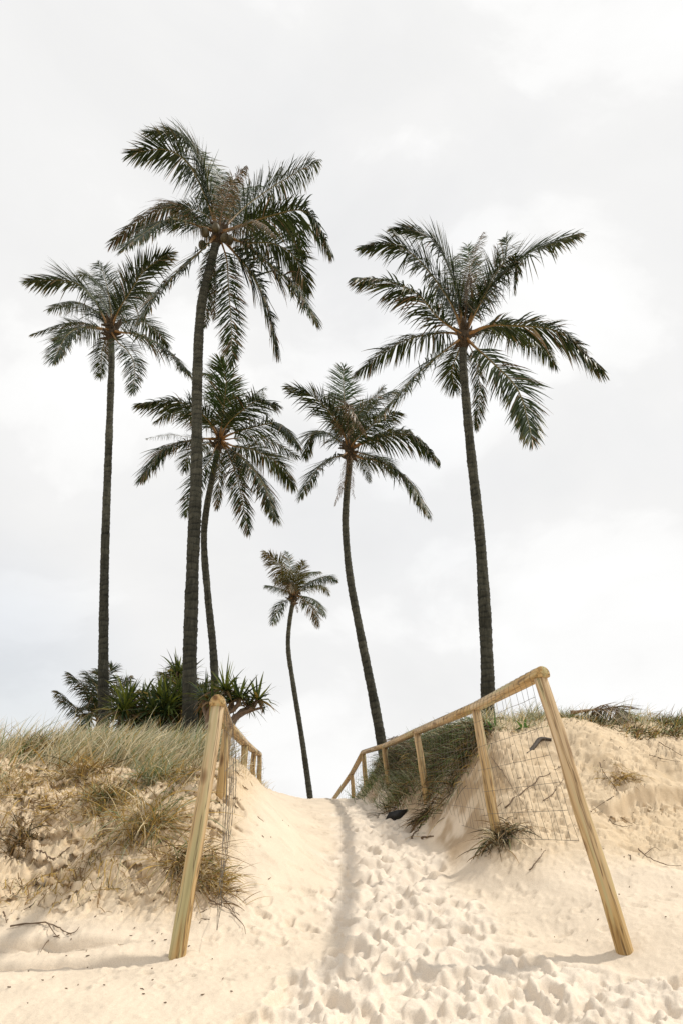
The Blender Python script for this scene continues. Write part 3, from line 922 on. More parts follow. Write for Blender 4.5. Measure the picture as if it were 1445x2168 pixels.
zC = zc(280, 750, 3.803)
palm('coconut_palm', 'curved coconut palm standing behind the tallest palm trunk', 20.0,
     [(457, 1470), (451, 1370), (440, 1260), (432, 1150), (437, 1080), (452, 1000)], 0.13, 0.095, (705, 690), [
         ([(620, 540), (500, 440), (330, 375), (72, 395)], dict(s=-1, droop=0.5)),
         ([(620, 560), (500, 480), (350, 440), (200, 530)], dict(s=1, dead=0.3, droop=0.9)),
         ([(720, 500), (735, 340), (690, 190), (580, 150)], dict(s=1, droop=0.45)),
         ([(730, 500), (750, 330), (755, 200), (715, 55)], dict(s=-1, droop=0.3, tone='fresh', az=(0, -1, 0))),
         ([(760, 560), (860, 430), (960, 350), (1042, 280)], dict(s=1, droop=0.6)),
         ([(770, 560), (890, 450), (1020, 370), (1165, 405)], dict(s=-1, droop=0.4)),
         ([(800, 640), (960, 590), (1190, 560), (1345, 740)], dict(s=-1, droop=0.8)),
         ([(820, 740), (980, 770), (1180, 880), (1302, 1055)], dict(s=1, droop=0.6)),
         ([(800, 770), (930, 880), (1060, 1050), (1158, 1325)], dict(s=-1, dead=0.2)),
         ([(770, 790), (830, 950), (880, 1150), (938, 1435)], dict(s=-1, dead=0.3, leaf=0.75)),
         ([(790, 780), (850, 850), (905, 1060)], dict(s=1, dead=0.4, leaf=0.6, len=0.8)),
         ([(670, 750), (630, 850), (540, 980), (425, 1295)], dict(s=-1, leaf=0.8)),
         ([(705, 850), (695, 1080), (680, 1240)], dict(s=1, len=0.8, leaf=0.6, dead=0.4)),
         ([(640, 680), (480, 690), (260, 760), (72, 1005)], dict(s=-1, dead=0.35, droop=0.8)),
         ([(640, 690), (480, 670), (300, 650), (110, 680)], dict(s=1, leaf=0.4, miss=0.5)),
         ([(650, 710), (520, 750), (440, 850), (425, 935)], dict(s=1)),
     ], zC, 4.3, 0.82, 24)

zE = zc(590, 760, 4.014)
palm('coconut_palm', 'coconut palm with bowed trunk rising behind the fence at the crest', 19.0,
     [(808, 1578), (790, 1480), (762, 1340), (740, 1220), (731, 1120), (733, 1050), (739, 980)], 0.14, 0.095, (598, 770), [
         ([(530, 600), (440, 460), (300, 325), (102, 235)], dict(s=-1, droop=0.3, roll=0.3)),
         ([(570, 560), (555, 350), (548, 200), (548, 65)], dict(s=1, droop=0.2, tone='fresh', az=(0, 1, 0))),
         ([(580, 560), (560, 400), (520, 320), (455, 290)], dict(s=1, dead=0.3)),
         ([(600, 600), (640, 480), (720, 370), (805, 335)], dict(s=1, tone='fresh')),
         ([(590, 600), (570, 380), (680, 530), (735, 620)], dict(dead=0.8, s=-1, leaf=0.7, droop=1.0)),
         ([(650, 640), (740, 470), (860, 320), (975, 265)], dict(s=1, droop=0.7)),
         ([(650, 690), (780, 570), (880, 500), (1010, 450)], dict(s=-1, droop=0.7)),
         ([(670, 720), (800, 655), (960, 605), (1112, 600)], dict(s=1, dead=0.4, droop=1.2)),
         ([(700, 720), (920, 650), (1150, 660), (1348, 845)], dict(s=-1, droop=0.9)),
         ([(690, 840), (850, 870), (1080, 1010), (1265, 1300)], dict(s=-1, dead=0.15, droop=0.7)),
         ([(720, 810), (880, 850), (1015, 965)], dict(s=1)),
         ([(680, 860), (740, 940), (772, 1042)], dict(s=1, len=0.6, leaf=0.5)),
         ([(540, 820), (430, 850), (310, 960), (188, 1170)], dict(s=-1, droop=0.5, roll=-0.2)),
         ([(540, 720), (400, 620), (280, 640), (225, 835)], dict(s=1, droop=0.8)),
         ([(570, 900), (545, 1050), (478, 1240)], dict(dead=0.9, len=0.6, leaf=0.4, miss=0.4)),
         ([(620, 900), (620, 1100), (645, 1190)], dict(dead=0.9, len=0.6, leaf=0.3, miss=0.5)),
     ], zE, 3.7, 0.72, 25)

zD = zc(530, 1140, 6.881)
palm('coconut_palm', 'small distant coconut palm with thin trunk at the end of the path', 29.0,
     [(658, 1700), (640, 1570), (620, 1445), (610, 1370), (614, 1310)], 0.125, 0.09, (640, 850), [
         ([(560, 600), (410, 370), (215, 190)], dict(tone='yellow', s=-1, dead=0.3, droop=0.9)),
         ([(630, 640), (590, 450), (528, 200)], dict(s=1, droop=0.2)),
         ([(660, 660), (715, 500), (765, 335)], dict(s=-1, tone='yellow', droop=0.3)),
         ([(680, 680), (790, 510), (1005, 480)], dict(s=1)),
         ([(720, 740), (860, 640), (1080, 560), (1250, 605)], dict(s=-1)),
         ([(720, 770), (900, 690), (1060, 700), (1142, 800)], dict(s=1, tone='yellow')),
         ([(740, 840), (900, 880), (1010, 980), (1078, 1125)], dict(s=-1)),
         ([(730, 850), (850, 960), (940, 1090), (985, 1275)], dict(s=1, dead=0.5)),
         ([(580, 880), (450, 940), (390, 1080), (320, 1245)], dict(s=-1)),
         ([(560, 780), (400, 715), (225, 680)], dict(s=1, droop=0.9)),
         ([(590, 760), (520, 620), (420, 550), (370, 650)], dict(s=-1, tone='yellow', dead=0.4, droop=0.9)),
         ([(640, 780), (600, 640), (580, 760)], dict(s=-1, dead=0.6)),
         ([(650, 960), (680, 1000), (690, 1080)], dict(dead=0.9, len=0.5, leaf=0.4)),
     ], zD, 3.3, 0.60, 26, n_side=150, extra=1)


def young_palm(label, Y, base_px, fr, seed, L_leaf=0.66):
    b = P(base_px[0], base_px[1], Y)
    g0 = float(gz(b[0], Y))
    root = empty('young_palm', (b[0], Y, g0), label, 'palm tree')
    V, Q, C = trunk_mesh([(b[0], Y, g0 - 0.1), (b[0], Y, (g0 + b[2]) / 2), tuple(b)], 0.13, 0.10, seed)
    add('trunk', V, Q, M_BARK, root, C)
    for i, f in enumerate(fr):
        pts = [b] + [P(x, y, Y + dy) for x, y, dy in f]
        leaf, stalk = leaflet_frond(pts, L_leaf, 84, seed * 50 + i, 'green', 0.5, rng.normal(0, 0.3), 0.15)
        fo = add('frond', leaf[0], leaf[1], M_LEAF, root, leaf[2])
        st_o = bpy.data.objects.new('leaf_stalk', np_mesh('leaf_stalk', stalk[0] - np.array(root.location), stalk[1], M_STALK, stalk[2]))
        link(st_o, fo)


young_palm('young low palm with feathery fronds left of the leftmost trunk', 18.5, (212, 1530),
           [[(190, 1470, -0.2), (150, 1428, -0.5)], [(175, 1510, -0.2), (125, 1466, -0.4)], [(215, 1470, 0.3), (238, 1412, 0.5)],
            [(205, 1460, 0.2), (185, 1424, 0.6)], [(190, 1510, -0.4), (172, 1555, -0.8)], [(240, 1475, 0.2), (272, 1436, 0.3)],
            [(210, 1460, 0.5), (206, 1418, 1.0)], [(190, 1495, 0.5), (180, 1500, 1.2)]], 31)
young_palm('young low palm showing fronds above the pandanus, right of the thickest trunk', 19.5, (400, 1500),
           [[(425, 1455, 0.2), (450, 1440, 0.4)], [(430, 1475, 0.2), (465, 1468, 0.5)], [(385, 1440, 0.2), (372, 1408, 0.3)],
            [(380, 1450, 0.1), (345, 1425, 0.3)], [(425, 1490, -0.2), (455, 1505, -0.4)], [(395, 1440, 0.4), (392, 1412, 0.6)]], 32)


# ------------------------------------------------------------------ pandanus
def rosette(c, ax, L, n, seed, w=0.055, fresh=0.5):
    g = np.random.default_rng(seed)
    ax = nrm(np.array(ax, dtype=float))
    ref = np.array([0, 0, 1.0]) if abs(ax[2]) < 0.9 else np.array([1.0, 0, 0])
    a = nrm(np.cross(ref, ax)); b = np.cross(ax, a)
    ph = np.arange(n) * 2.4 + g.normal(0, 0.2, n)
    el = np.linspace(1.35, -0.35, n) + g.normal(0, 0.12, n)
    o = np.cos(ph)[:, None] * a + np.sin(ph)[:, None] * b
    d0 = nrm(o * np.cos(el)[:, None] + ax * np.sin(el)[:, None])
    K = 6
    ln = L * g.uniform(0.7, 1.15, n)
    path = np.zeros((n, K, 3)); dirs = np.zeros((n, K, 3))
    path[:, 0] = np.array(c) + o * 0.03; dirs[:, 0] = d0
    dr = g.uniform(0.3, 1.3, n) * np.linspace(0.35, 1.2, n)
    for k in range(1, K):
        s_ = k / (K - 1)
        kk = np.where((g.random(n) < 0.1) & (k == 3), 1.0, 0)
        dirs[:, k] = nrm(d0 + np.array([0, 0, -1.0]) * (dr * s_ ** 1.5 + kk)[:, None])
        path[:, k] = path[:, k - 1] + dirs[:, k] * (ln / (K - 1))[:, None]
    wid = (w * g.uniform(0.8, 1.2, n))[:, None] * np.array([1.0, 1.0, 0.9, 0.72, 0.42, 0.03])[None]
    sd = nrm(np.cross(dirs, np.array([0, 0, 1.0]) + 0.001))
    tw = g.normal(0, 0.4, n)[:, None, None]
    nn = np.cross(dirs, sd)
    sd = sd * np.cos(tw) + nn * np.sin(tw)
    dark = np.array([0.020, 0.042, 0.016]); lime = np.array([0.17, 0.205, 0.032]); yel = np.array([0.40, 0.29, 0.055]); br = np.array([0.16, 0.10, 0.045])
    v = g.random((n, 1)) * fresh * np.linspace(1.2, 0.5, n)[:, None]
    col = dark * (1 - v) + lime * v
    old = np.linspace(0, 1, n)[:, None] + g.normal(0, 0.15, (n, 1))
    col = np.where(old > 0.80, br * g.uniform(0.6, 1.2, (n, 1)), np.where((old > 0.6) & (g.random((n, 1)) < 0.35), yel * 0.8, col))
    C = np.repeat(col[:, None, :], K, 1)
    C[:, -1] = C[:, -1] * 0.6 + yel * 0.4
    return ribbons(path, sd, wid, C)


def pandanus(label, base_px, Y, limbs, seed):
    g = np.random.default_rng(seed)
    b = P(base_px[0], base_px[1], Y); g0 = float(gz(b[0], Y))
    root = empty('pandanus_tree', (b[0], Y, g0), label, 'pandanus', 'pandanus trees behind the left dune')
    base = np.array([b[0], Y, g0 - 0.1])
    for i, lb in enumerate(limbs):
        pts = [P(x, y, Y + dy) for x, y, dy in lb['p']]
        ctrl = ([base] if not lb.get('free') else []) + pts
        r0 = lb.get('r', 0.07)
        V, Q, _ = tube(spline(ctrl, 14), np.linspace(r0, r0 * 0.55, 14) * (1 + 0.12 * g.normal(0, 1, 14)), 9)
        add('branch', V, Q, M_BRANCH, root)
        ax = pts[-1] - (pts[-2] if len(pts) > 1 else base)
        ax = nrm(ax) + np.array([0, 0, lb.get('up', 0.6)])
        V, Q, C = rosette(pts[-1], ax, lb.get('L', 0.75), lb.get('n', 40), seed * 40 + i, lb.get('w', 0.05), lb.get('f', 0.5))
        add('leaf_rosette', V, Q, M_PAND, root, C)


lm = []
pg = np.random.default_rng(5)
for k in range(46):
    x = pg.uniform(258, 436)
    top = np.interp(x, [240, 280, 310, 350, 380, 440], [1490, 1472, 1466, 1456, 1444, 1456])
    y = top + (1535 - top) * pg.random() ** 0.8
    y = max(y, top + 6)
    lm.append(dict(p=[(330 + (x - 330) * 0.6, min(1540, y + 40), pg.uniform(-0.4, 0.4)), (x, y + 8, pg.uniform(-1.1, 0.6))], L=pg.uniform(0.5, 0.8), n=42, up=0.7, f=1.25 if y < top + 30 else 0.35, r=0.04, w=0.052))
lm.append(dict(p=[(370, 1470, 0), (376, 1425, 0)], L=0.6, n=40, up=1.0, f=1.0))
lm.append(dict(p=[(385, 1470, 0), (388, 1440, 0.1)], L=0.7, n=44, up=1.0, f=1.0))
pandanus('dense dark pandanus thicket between the two left palm trunks', (335, 1545), 16.0, lm, 41)
pandanus('sprawling pandanus with bare crooked limb behind the left fence post', (455, 1545), 13.2, [
    dict(p=[(462, 1520, 0), (475, 1475, 0), (478, 1462, 0)], L=0.66, n=44, up=1.2, f=1.5, r=0.05),
    dict(p=[(470, 1528, 0), (500, 1500, -0.1), (508, 1478, -0.1)], L=0.5, n=36, up=0.8, f=1.0),
    dict(p=[(488, 1528, 0), (515, 1508, 0), (536, 1500, 0), (546, 1482, 0)], L=0.48, n=34, up=1.0, f=1.4, r=0.048),
    dict(p=[(495, 1525, 0), (520, 1509, 0.05), (556, 1498, 0.1)], L=0.15, n=8, up=0.0, f=0.1, r=0.042, free=True),
    dict(p=[(440, 1530, 0), (445, 1505, -0.1), (452, 1490, -0.1)], L=0.5, n=34, up=0.8, f=0.4),
    dict(p=[(440, 1530, 0), (432, 1500, 0.2), (436, 1480, 0.2)], L=0.6, n=34, up=0.9, f=0.4),
    dict(p=[(480, 1525, 0), (494, 1492, 0.1), (492, 1485, 0.1)], L=0.5, n=34, up=0.5, f=0.5),
    dict(p=[(500, 1520, 0), (522, 1502, 0.1), (527, 1494, 0.2)], L=0.45, n=30, up=0.4, f=0.6),
], 42)


# ------------------------------------------------------------------ fences
def log_post(root, base, top, r=0.045, seed=0):
    g = np.random.default_rng(seed)
    base = np.array(base); top = np.array(top)
    d = top - base; L_ = np.linalg.norm(d); n = 16; sides = 20
    z = np.concatenate([[-0.25], np.linspace(0, L_ - 0.01, n), [L_]])
    rad = r * (1.06 - 0.10 * np.clip(z / L_, 0, 1)) * (1 + 0.015 * g.normal(0, 1, len(z)))
    rad[-1] = rad[-2] - 0.006
    pts = np.stack([0.006 * np.interp(z, np.linspace(0, L_, 5), g.normal(0, 1, 5)), 0.006 * np.interp(z, np.linspace(0, L_, 5), g.normal(0, 1, 5)), z], -1)
    V, Q, _ = tube(pts, rad, sides)
    o = bpy.data.objects.new('post', np_mesh('post', V, Q, M_WOOD))
    link(o, root)
    q = Vector(d).to_track_quat('Z', 'Y')
    o.location = Vector(base) - root.location
    o.rotation_mode = 'QUATERNION'; o.rotation_quaternion = q
    return o


def half_log(root, a, b, r=0.052, seed=0):
    """half-round rail, flat side down"""
    a = np.array(a); b = np.array(b); d = b - a; L_ = np.linalg.norm(d)
    g = np.random.default_rng(seed)
    k = 14
    th = np.linspace(-0.12, np.pi + 0.12, k)
    prof = np.stack([np.cos(th), np.sin(th) * 1.06], -1) * r
    prof = np.concatenate([prof, [[-r * 0.95, -0.012 * 1.0 - r * 0.1], [r * 0.95, -0.012 - r * 0.1]]])
    m = len(prof)
    zs = np.concatenate([[0.0, 0.006], np.linspace(0.05, L_ - 0.05, 8), [L_ - 0.006, L_]])
    sc_ = np.concatenate([[0.94], np.ones(len(zs) - 2), [0.94]]) * (1 + 0.012 * g.normal(0, 1, len(zs)))
    V = np.array([[p[0] * s_, p[1] * s_, z] for z, s_ in zip(zs, sc_) for p in prof])
    idx = np.arange(len(V)).reshape(len(zs), m)
    nx = np.roll(idx, -1, 1)
    Q = np.stack([idx[:-1], nx[:-1], nx[1:], idx[1:]], -1).reshape(-1, 4)
    V = np.concatenate([V, [[0, r * 0.35, 0], [0, r * 0.35, L_]]])
    T = [(len(V) - 2, idx[0][(i + 1) % m], idx[0][i]) for i in range(m)] + [(len(V) - 1, idx[-1][i], idx[-1][(i + 1) % m]) for i in range(m)]
    me = np_mesh('rail', V, Q, M_WOOD, T=np.array(T))
    o = bpy.data.objects.new('rail', me)
    link(o, root)
    zax = Vector(d).normalized(); xax = Vector((0, 0, 1)).cross(zax).normalized() * -1; yax = zax.cross(xax)
    if yax.z < 0: xax = -xax; yax = zax.cross(xax)
    o.location = Vector(a) - root.location
    o.rotation_mode = 'QUATERNION'
    o.rotation_quaternion = Matrix((xax, yax, zax)).transposed().to_quaternion()
    return o


def wire_bay(root, ta, tb, ba, bb, side, n, drop, seed, bulge=0.02, rw=0.0014, levels=(0.10, 0.30, 0.48, 0.65, 0.82, 1.0), tip=None):
    """woven wire hung over the rail between two posts: ta,tb rail points; ba,bb post feet; side = which face it lies on"""
    g = np.random.default_rng(seed)
    parts = []
    ta, tb, ba, bb = map(np.array, (ta, tb, ba, bb))
    us = np.linspace(0.03, 0.985, n)
    dr = nrm(tb - ta); out_ = nrm(np.cross(dr, [0, 0, 1.0])) * side
    K = 14

    def col(u):
        t = ta + (tb - ta) * u; b = ba + (bb - ba) * u
        dn = nrm(b - t)
        over = [t + out_ * -0.050 + np.array([0, 0, 0.0]), t + out_ * -0.036 + np.array([0, 0, 0.043]), t + np.array([0, 0, 0.061]), t + out_ * 0.040 + np.array([0, 0, 0.045]), t + out_ * 0.058 + np.array([0, 0, -0.005])]
        dl = np.interp(u, [0, 1], drop)
        ds = np.linspace(0.04, dl, K)
        body = [t + dn * s_ + out_ * (0.055 + bulge * math.sin(math.pi * min(1, s_ / dl)) + (0.0 if tip is None else tip * s_ * s_)) for s_ in ds]
        return over, np.array(body), dl
    cols = []
    for u in us:
        over, body, dl = col(u + g.normal(0, 0.003))
        jit = np.interp(np.linspace(0, 6, K), np.arange(7), g.normal(0, 0.008, 7))
        body = body + dr[None] * jit[:, None] + out_[None] * (np.interp(np.linspace(0, 6, K), np.arange(7), g.normal(0, 0.006, 7)))[:, None]
        cols.append(body)
        parts.append(tube(np.concatenate([over, body]), rw, 4)[:2] + (None,))
    cols = np.array(cols)
    for lv in levels:
        q = lv * (K - 1); i = min(int(q), K - 2); f = q - i
        row = cols[:, i] * (1 - f) + cols[:, i + 1] * f
        parts.append(tube(row + out_ * rw, rw * 1.15, 4)[:2] + (None,))
        for p in row:      # knots
            parts.append((p + out_ * rw + np.array([[-1, 0, 0], [1, 0, 0], [0, 0, -1], [0, 0, 1], [0, -1, 0], [0, 1, 0.0]])[[0, 2, 4, 3, 1, 5]] * rw * 2.3, np.array([[0, 1, 2, 3], [4, 3, 5, 1], [0, 3, 5, 1], [4, 1, 2, 3]]), None))
    V, Q, _ = cat_geo(parts)
    return add('wire_mesh', V, Q, M_WIRE, root, smooth=False)


def fence(label, tops, bases, side, bays, r0=0.045, group='log and wire fences lining the sand path'):
    TP = [P(*t) for t in tops]; BP = [P(*b) for b in bases]
    g0 = float(gz(BP[0][0], BP[0][1]))
    root = empty('dune_fence', (BP[0][0], BP[0][1], g0), label, 'fence', group)
    for i, (t, b) in enumerate(zip(TP, BP)):
        gg = float(gz(b[0], b[1]))
        b = b.copy()
        d = nrm(t - b)
        if b[2] > gg - 0.02: b = b - d * ((b[2] - gg + 0.03) / d[2])
        log_post(root, b, t, r0 * (1.0 if i else 1.05), 100 + i + (50 if side > 0 else 0))
    for i in range(len(TP) - 1):
        d = nrm(TP[i + 1] - TP[i]); up = np.array([0, 0, 0.012])
        a = TP[i] + up + (d * -0.055 if i == 0 else d * 0.004)
        b = TP[i + 1] + up - d * 0.004
        half_log(root, a, b, r0 * 1.18, 200 + i)
    for k, (i, n, drop, kw) in enumerate(bays):
        wire_bay(root, TP[i] + [0, 0, 0.012], TP[i + 1] + [0, 0, 0.012], BP[i], BP[i + 1], side, n, drop, 300 + k + 10 * len(tops), **kw)
    return root


YR = [4.76, 6.7, 9.3, 11.8, 14.5, 17.0, 20.0]
fence('weathered log and wire fence climbing the right side of the path',
      [(1143, 1434, YR[0]), (1005, 1503, YR[1]), (883, 1553, YR[2]), (814, 1583, YR[3]), (768, 1596, YR[4]), (744, 1640, YR[5]), (706, 1694, YR[6])],
      [(1312, 1980, YR[0]), (1052, 1765, YR[1]), (905, 1725, YR[2]), (822, 1665, YR[3]), (772, 1645, YR[4]), (748, 1690, YR[5]), (708, 1760, YR[6])],
      -1, [(0, 15, (1.05, 1.12), dict(bulge=0.015)), (1, 20, (1.08, 1.0), {}), (2, 20, (1.0, 0.85), {}), (3, 22, (0.85, 0.7), {}), (4, 16, (0.7, 0.5), {}), (5, 12, (0.5, 0.4), {})])
YLF = [4.76, 6.7, 9.5, 12.0, 14.0]
fence('log and wire fence on the left of the path behind the short leaning post',
      [(461, 1494, YLF[0]), (482, 1540, YLF[1]), (518, 1577, YLF[2]), (537, 1592, YLF[3]), (549, 1600, YLF[4])],
      [(375, 2036, YLF[0]), (466, 1704, YLF[1]), (514, 1655, YLF[2]), (534, 1650, YLF[3]), (550, 1662, YLF[4])],
      1, [(0, 11, (1.35, 0.95), dict(bulge=0.05, tip=0.085, rw=0.0016)), (1, 12, (0.80, 0.6), dict(rw=0.0013)), (2, 8, (0.55, 0.45), dict(rw=0.0013)), (3, 6, (0.45, 0.4), dict(rw=0.0013))])


# ------------------------------------------------------------------ grass
def blades(base, heading, length, lean, curve, width, col, K=6, seed=0, grav=1.0):
    """base (n,3); heading (n,3) horizontal unit; lean initial angle from vertical; curve extra bend"""
    n = len(base)
    g = np.random.default_rng(seed)
    path = np.zeros((n, K, 3)); path[:, 0] = base
    dirs = np.zeros((n, K, 3))
    for k in range(K):
        s_ = k / (K - 1)
        an = lean + curve * s_ ** 1.3
        dirs[:, k] = heading * np.sin(an)[:, None] + np.array([0, 0, 1.0]) * np.cos(an)[:, None]
        if k: path[:, k] = path[:, k - 1] + dirs[:, k] * (length / (K - 1))[:, None]
    sd = nrm(np.cross(heading, [0, 0, 1.0]))[:, None, :].repeat(K, 1)
    tw = g.normal(0, 0.8, n)[:, None, None]
    nn = np.cross(dirs, sd)
    sd = sd * np.cos(tw) + nn * np.sin(tw)
    wid = width[:, None] * np.interp(np.linspace(0, 1, K), [0, 0.3, 0.75, 1], [0.8, 1, 0.7, 0.08])[None]
    C = np.repeat(col[:, None, :], K, 1)
    return ribbons(path, sd, wid, C)


PAL = dict(straw=(0.64, 0.54, 0.34), sage=(0.33, 0.38, 0.25), green=(0.15, 0.20, 0.07), gold=(0.46, 0.31, 0.09), brown=(0.24, 0.15, 0.065), dark=(0.05, 0.045, 0.02), pale=(0.74, 0.67, 0.49))


def pick(g, n, wts):
    ks = list(wts); p = np.array([wts[k] for k in ks], dtype=float); p /= p.sum()
    c = np.array([PAL[k] for k in ks])[g.choice(len(ks), n, p=p)]
    return c * g.uniform(0.7, 1.2, (n, 1))


def field(name, label, tufts, seed, wts, per=40, L=(0.25, 0.55), wind=(0.8, 0.1), spread=0.09, lean=(0.15, 0.8), curve=(0.3, 1.1), width=0.006, kind='stuff', down=None):
    """tufts (m,2) of ground positions"""
    g = np.random.default_rng(seed)
    m = len(tufts)
    xy = np.repeat(tufts, per, 0) + g.normal(0, spread, (m * per, 2))
    n = len(xy)
    z = gz(xy[:, 0], xy[:, 1]) - 0.015
    rnd = g.normal(0, 0.75, (n, 2)) + np.array(wind)[None]
    hd = nrm(np.concatenate([rnd, np.zeros((n, 1))], 1))
    tl = np.repeat(g.uniform(0.65, 1.2, m), per)
    ln = g.uniform(L[0], L[1], n) * tl
    le = g.uniform(lean[0], lean[1], n); cu = g.uniform(curve[0], curve[1], n)
    V, Q, C = blades(np.column_stack([xy, z]), hd, ln, le, cu, width * g.uniform(0.6, 1.3, n), pick(g, n, wts), seed=seed)
    return V, Q, C


gr = np.random.default_rng(17)
# left crest: dense wind-combed grass
t = []
while len(t) < 520:
    x = gr.uniform(-6.5, -1.15); y = gr.uniform(6.9, 11.5)
    h = ZL(y)
    if x > np.interp(y, [6.9, 8.5, 9.5, 11.5], [-1.35, -1.5, -1.75, -2.1]): continue
    dens = sstep((h - 0.40) / 0.25) * np.interp(x, [-6.5, -3.9, -3.3, -2.9, -1.3, -1.1], [0.25, 0.35, 0.55, 1, 1, 0.5])
    if gr.random() < dens * (0.55 + 0.5 * fbm(np.array([x * 1.1]), np.array([y * 1.1]), 2, 9)[0] + 0.2): t.append((x, y))
V, Q, C = field('dune_grass', '', np.array(t), 1, dict(straw=3.5, sage=2.8, pale=4.5, green=0.9, gold=1.4), per=34, L=(0.24, 0.54), wind=(1.0, 0.0), lean=(0.1, 0.75), curve=(0.3, 1.0), width=0.0085)
o = add('dune_grass', V, Q, M_GRASS, None, C, smooth=False)
tag(o, 'pale windswept grass covering the crest of the left dune', 'grass', kind='stuff')
# golden fringe just below the crest
t = []
while len(t) < 60:
    x = gr.uniform(-4.6, -1.3); y = gr.uniform(6.1, 7.3)
    if fbm(np.array([x * 1.7]), np.array([y * 1.7]), 2, 19)[0] > 0.02 + 0.35 * (7.2 - y): t.append((x, y))
V, Q, C = field('f', '', np.array(t), 2, dict(gold=4, straw=3, brown=2.5, sage=1, green=0.8), per=30, L=(0.14, 0.36), wind=(0.4, -0.9), lean=(0.5, 1.3), curve=(0.4, 1.2), width=0.0055)
o = add('dry_grass_fringe', V, Q, M_GRASS, None, C, smooth=False)
tag(o, 'golden dry grass fringe hanging below the left dune crest', 'grass', kind='stuff')
# behind the left fence, over the crest of the bank
t = []
for _ in range(90):
    y = gr.uniform(7.6, 14.3); t.append((float(np.interp(y, [6.7, 9.5, 12, 14], [-1.12, -1.3, -1.47, -1.57])) - gr.uniform(-0.05, 0.5), y))
V, Q, C = field('f', '', np.array(t), 3, dict(straw=4, sage=3, pale=3, gold=1.5), per=12, L=(0.10, 0.28), wind=(0.6, -0.2), width=0.007)
o = add('fence_grass', V, Q, M_GRASS, None, C, smooth=False)
tag(o, 'thin pale grass growing through the far end of the left fence', 'grass', kind='stuff')
# right crest
t = []
while len(t) < 420:
    x = gr.uniform(1.1, 6.6); y = gr.uniform(8.2, 13.5)
    if gr.random() < np.interp(x, [1.1, 1.6, 2.4, 3.3, 4.2, 6.6], [0.6, 1, 1, 0.55, 0.32, 0.5]) and ZR(y - 0.10 * max(0, x - 2.4)) > 1.0: t.append((x, y))
V, Q, C = field('f', '', np.array(t), 4, dict(pale=3, sage=4, green=2, straw=2.5, gold=1), per=30, L=(0.12, 0.34), wind=(0.5, -0.4), lean=(0.1, 0.9), width=0.006)
o = add('dune_grass', V, Q, M_GRASS, None, C, smooth=False)
tag(o, 'short silvery grass along the crest of the right dune', 'grass', kind='stuff')
# low creeping cover along the top of the right dune
t = []
while len(t) < 190:
    x = gr.uniform(2.3, 6.5); y = gr.uniform(8.1, 9.6) + 0.10 * max(0, x - 2.4)
    if fbm(np.array([x * 1.3]), np.array([y * 1.3]), 2, 29)[0] > -0.15: t.append((x, y))
V, Q, C = field('f', '', np.array(t), 14, dict(brown=4, dark=3, green=2.5, gold=1.5, sage=1), per=44, L=(0.07, 0.20), wind=(0.2, -0.6), lean=(0.3, 1.6), width=0.009)
o = add('creeping_plants', V, Q, M_GRASS, None, C, smooth=False)
tag(o, 'low dark creeping plants along the top of the right dune', 'plants', kind='stuff')
# grass on the path-side bank under the right fence: living on top, dead mats hanging down
t = []
while len(t) < 300:
    y = gr.uniform(7.2, 14.0); k = gr.random()
    x = FENCE_R(y) + 0.14 + 0.75 * k
    if y < 8.5 or x > 0.222 * 0.93 * y: continue
    t.append((float(x), y))
V, Q, C = field('f', '', np.array(t), 5, dict(dark=6, brown=1.6, green=3, gold=0.4, sage=0.9), per=40, L=(0.14, 0.40), wind=(-0.6, -0.7), lean=(0.9, 1.9), curve=(0.4, 1.2), width=0.008, spread=0.07)
o = add('hanging_grass', V, Q, M_GRASS, None, C, smooth=False)
tag(o, 'dark matted dead grass hanging down the bank behind the right fence', 'grass', kind='stuff')
t = []
for _ in range(130):
    y = gr.uniform(9.8, 14.5); x = FENCE_R(y) + gr.uniform(-0.12, 0.5)
    t.append((float(x), y))
V, Q, C = field('f', '', np.array(t), 6, dict(green=4, sage=3, straw=1.5, dark=1), per=22, L=(0.12, 0.34), wind=(-0.5, -0.4), lean=(0.1, 1.0), width=0.009)
o = add('bank_grass', V, Q, M_GRASS, None, C, smooth=False)
tag(o, 'green grass tufts along the far foot of the right fence', 'grass', kind='stuff')


# fine roots and fibres laid bare on the left dune face
rf_ = np.random.default_rng(77)
cen = []
while len(cen) < 46:
    x, y = rf_.uniform(-4.4, -1.2), rf_.uniform(5.5, 7.3)
    if fbm(np.array([x * 2.2]), np.array([y * 3.5]), 5, 91, 0.6)[0] > 0.12 or rf_.random() < 0.12: cen.append((x, y))
cen = np.repeat(np.array(cen), 22, 0)
n_f = len(cen); Kf = 9
xy = cen + rf_.normal(0, 0.10, (n_f, 2))
an = rf_.normal(-1.57, 0.8, n_f); bend = rf_.normal(0, 1.0, n_f); Lf = rf_.uniform(0.06, 0.32, n_f)
pf = np.zeros((n_f, Kf, 3)); q = xy.copy()
for k in range(Kf):
    pf[:, k, :2] = q; pf[:, k, 2] = gz(q[:, 0], q[:, 1]) + 0.012 + 0.02 * rf_.random(n_f)
    a_ = an + bend * k / Kf + rf_.normal(0, 0.25, n_f)
    q = q + np.column_stack([np.cos(a_), np.sin(a_)]) * (Lf / Kf)[:, None]
# the crust leans out over the hollows: carry the fibres out with it
pf[:, :, 1] -= 0.01
tf_ = nrm(np.gradient(pf, axis=1)); sf = nrm(np.cross(tf_, np.array([0, -0.5, 0.86])))
Vf, Qf, Cf = ribbons(pf, sf, np.full((n_f, Kf), 0.005) * rf_.uniform(0.6, 1.5, (n_f, 1)), np.repeat(pick(rf_, n_f, dict(gold=4, brown=4, straw=3, dark=0.8))[:, None, :], Kf, 1))
o = add('root_fibres', Vf, Qf, M_GRASS, None, Cf, smooth=False)
tag(o, 'tangled golden root fibres laid bare on the left dune face', 'roots', kind='stuff')


